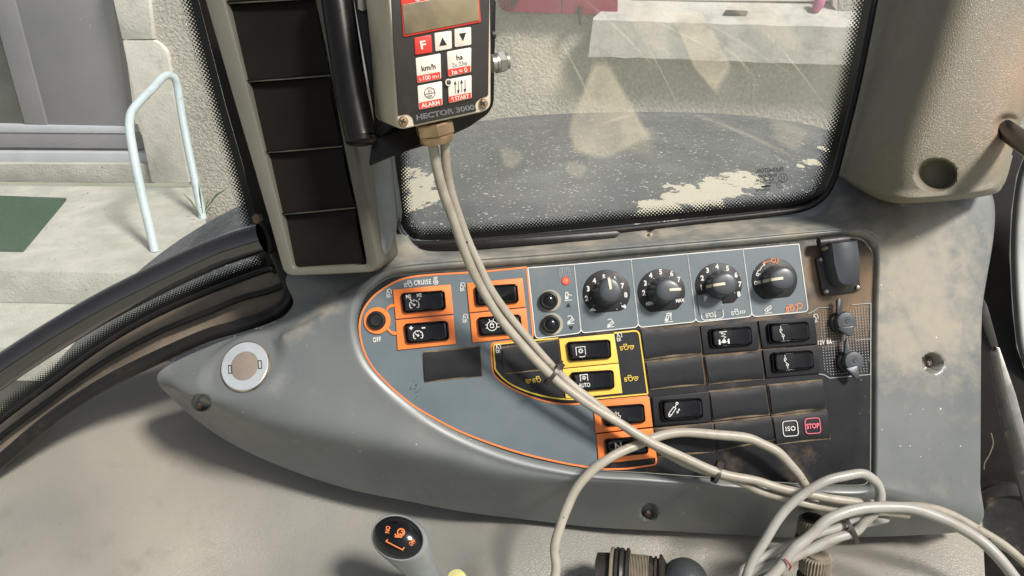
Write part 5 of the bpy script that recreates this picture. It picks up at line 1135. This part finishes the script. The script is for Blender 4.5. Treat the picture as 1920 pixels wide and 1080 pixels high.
bl = MB(); bc = W(1283, 1092, .57); bl.lathe(bc, UY, [(px_(43) * math.sin(math.pi * k / 24) + 1e-5, -px_(43) * math.cos(math.pi * k / 24)) for k in range(25)], 40)
obj('ball_knob', bl, 'steelball', label='shiny grey ball knob next to the threaded plug', cat='knob', smooth=60)

# ---- two ribbed connector collars behind the cables
def ribc(cx, cy, d_, r_, hh, label, tilt):
    t_ = thing('ribbed_connector', W(cx, cy, d_), label, 'connector', 'ribbed connectors behind the cables')
    axv = (UY + RX * tilt - FW * .25).normalized(); o_ = W(cx, cy, d_)
    q = MB(); q.lathe(o_, axv, [(r_ * .8, 0), (r_, .001), (r_, hh), (r_ * .93, hh + .001), (r_ * .8, hh + .0015)], 192, ribs=32, ribd=.10); obj('ribbed_collar', q, 'beigeconn', t_, smooth=40)
    q = MB(); q.lathe(o_ - axv * .016, axv, [(r_ * .9, 0), (r_ * 1.04, .002), (r_ * 1.04, .012), (r_ * .9, .016)], 40); obj('black_sleeve', q, 'blacknylon', t_)
    q = MB(); q.lathe(o_ + axv * (hh + .0015), axv, [(r_ * .75, 0), (r_ * .75, .0015), (r_ * .6, .002), (.001, .0022)], 32); obj('top_boss', q, 'blacknylon' if cy < 1030 else 'beigeconn', t_)
ribc(1527, 1072, .60, .0125, .014, 'ribbed beige connector collar standing at the bottom edge below the cable bundle', .02)
ribc(1520, 1003, .61, .0115, .013, 'ribbed connector collar half hidden behind the crossing cables', .05)

# ================================================================== CABLES
def cable(path, r, mat, label, k=7, n=16, **kw):
    P = cr(path, k); rs_ = random.Random(len(path) * 7 + int(r * 1e5)); J = cr([(rs_.gauss(0, .0005), rs_.gauss(0, .0005), rs_.uniform(.95, 1.04)) for _ in range(len(P) // 5 + 3)], 6)
    q = MB(); q.tube([W(*p[:3]) + RX * J[i][0] + UY * J[i][1] for i, p in enumerate(P)], [r * .94 * J[i][2] for i in range(len(P))], n); return obj('cable', q, mat, label=label, cat='cable', smooth=60, group='cream control cables', **kw)
D1, D2, D3 = .50, .565, .575
cable([(806, 240, .494), (811, 262, .497), (818, 310, .505), (833, 370, .515), (855, 430, .525), (880, 490, .535), (907, 545, .545), (940, 600, .553), (985, 655, .560), (1040, 710, .565), (1095, 752, .567), (1150, 788, .568), (1220, 830, .568), (1290, 864, .570), (1343, 885, .571), (1400, 898, .573), (1450, 911, .574), (1508, 925, .575), (1560, 935, .575), (1617, 944, .578), (1680, 948, .582), (1730, 950, .586), (1779, 963, .59), (1833, 993, .59), (1887, 1028, .59), (1940, 1072, .59)], .0036, 'cable', 'cream cable from the left of the gland, over the fascia to the lower right')
cable([(826, 238, .497), (833, 262, .500), (838, 310, .508), (850, 370, .518), (870, 430, .529), (893, 485, .540), (922, 540, .550), (957, 595, .560), (1000, 648, .567), (1050, 700, .573), (1105, 748, .577), (1160, 791, .578), (1225, 836, .578), (1290, 872, .577), (1343, 892, .577), (1400, 911, .578), (1440, 925, .579), (1490, 939, .580), (1540, 949, .582), (1600, 955, .586), (1650, 958, .59), (1700, 966, .597)], .0034, 'cable', 'cream cable running right of its twin from the gland across the yellow switches')
cable([(1036, 1110, .555), (1043, 1070, .557), (1041, 1040, .558), (1048, 1000, .560), (1060, 960, .562), (1080, 919, .565), (1109, 883, .568), (1145, 858, .570), (1187, 838, .575), (1228, 819, .581), (1270, 812, .583), (1339, 814, .583), (1400, 820, .583), (1435, 833, .582), (1464, 854, .582), (1490, 882, .584), (1510, 912, .588), (1530, 945, .595), (1552, 962, .60), (1580, 968, .60)], .0040, 'cable', 'thick cream cable arching in a wide loop over the N switch and lower caps')
cable([(1392, 1110, .55), (1404, 1068, .552), (1418, 1038, .553), (1441, 1002, .555), (1468, 965, .557), (1508, 926, .558), (1549, 902, .558), (1590, 891, .560), (1622, 891, .562), (1645, 906, .565), (1652, 929, .567), (1642, 957, .568), (1622, 981, .568), (1600, 997, .568), (1562, 1010, .567), (1530, 1024, .567), (1481, 1046, .567), (1427, 1066, .567), (1380, 1095, .567)], .0038, 'cable2', 'pale cable bent in a narrow hairpin loop above the cable tie')
cable([(1380, 1130, .545), (1425, 1098, .548), (1452, 1072, .550), (1480, 1040, .552), (1508, 1013, .554), (1549, 979, .556), (1590, 958, .558), (1630, 951, .560), (1671, 951, .562), (1725, 959, .563), (1779, 979, .562), (1833, 1011, .56), (1874, 1045, .555), (1915, 1095, .55)], .0044, 'cable2', 'thickest pale cable with torn jacket crossing to the lower right corner')
cable([(1360, 1090, .565), (1413, 1055, .568), (1450, 1034, .570), (1489, 1018, .571), (1530, 1004, .571), (1565, 990, .571), (1595, 975, .572), (1612, 970, .572)], .0034, 'cable2', 'short pale cable ending in a cut stub just above the cable tie')
cable([(1385, 1130, .575), (1440, 1090, .575), (1468, 1062, .576), (1500, 1042, .577), (1550, 1020, .575), (1585, 1003, .575), (1606, 985, .578), (1660, 972, .60)], .0032, 'cable2', 'thin pale cable lowest in the tied bundle')
# torn jacket with red core
q = MB(); a, b = W(1472, 1049, .5465), W(1482, 1062, .5465); m_ = (a + b) / 2; q.tube([W(1470, 1047, .5475), W(1477, 1053, .5455), W(1483, 1062, .5455), W(1479, 1070, .5475)], [.0004, .0007, .0008, .0004], 8); obj('torn_wire', q, 'redwire', label='red inner wire showing through the torn cable jacket', cat='wire', smooth=60)
SIDE = True
def tie(px, py, d_, dirpx, r_, label, w_=.0016, head=True, sidep=True):
    t_ = thing('cable_tie', W(px, py, d_), label, 'cable tie', 'cable ties around the cream cables')
    c = W(px, py, d_); ax_ = (W(px + dirpx[0], py + dirpx[1], d_) - c).normalized(); s_ = ax_.cross(FW).normalized(); u2 = s_.cross(ax_)
    def rg(k, z): return [c + ax_ * z + s_ * (r_[0] + k) * math.cos(2 * math.pi * i / 24) + u2 * (r_[1] + k) * math.sin(2 * math.pi * i / 24) for i in range(24)]
    q = MB(); q.rings([rg(0, -w_), rg(.0009, -w_), rg(.0009, w_), rg(0, w_)]); obj('strap', q, 'tie', t_, smooth=40)
    if head:
        s_ = s_ * (1 if sidep else -1); hc = c + s_ * (r_[0] + .001) ; q = MB(); bx_ = [hc + ax_ * (a_ * .0026) + s_ * (b_ * .0022) + u2 * (c_ * .0026) for a_, b_, c_ in ((-1, -1, -1), (1, -1, -1), (1, 1, -1), (-1, 1, -1), (-1, -1, 1), (1, -1, 1), (1, 1, 1), (-1, 1, 1))]
        i = q.add(bx_); q.f += [[i, i + 1, i + 2, i + 3], [i + 4, i + 7, i + 6, i + 5], [i, i + 4, i + 5, i + 1], [i + 1, i + 5, i + 6, i + 2], [i + 2, i + 6, i + 7, i + 3], [i + 3, i + 7, i + 4, i]]
        obj('lock_head', q, 'tie', t_)
        q = MB(); q.tube([hc, hc + s_ * .0035 - ax_ * .001], .0008, 6); obj('tail', q, 'tie', t_)
tie(1036, 703, .568, (55, 45), (.0088, .0065), 'black tie binding the two cables beside the yellow AUTO switch', sidep=SIDE)
tie(1343, 888, .574, (55, 20), (.0066, .0058), 'dusty tie binding the cables just below the looped cable', sidep=SIDE)
tie(1594, 994, .570, (60, -28), (.0100, .0062), 'black tie around the pale cable bundle at lower right', sidep=SIDE)
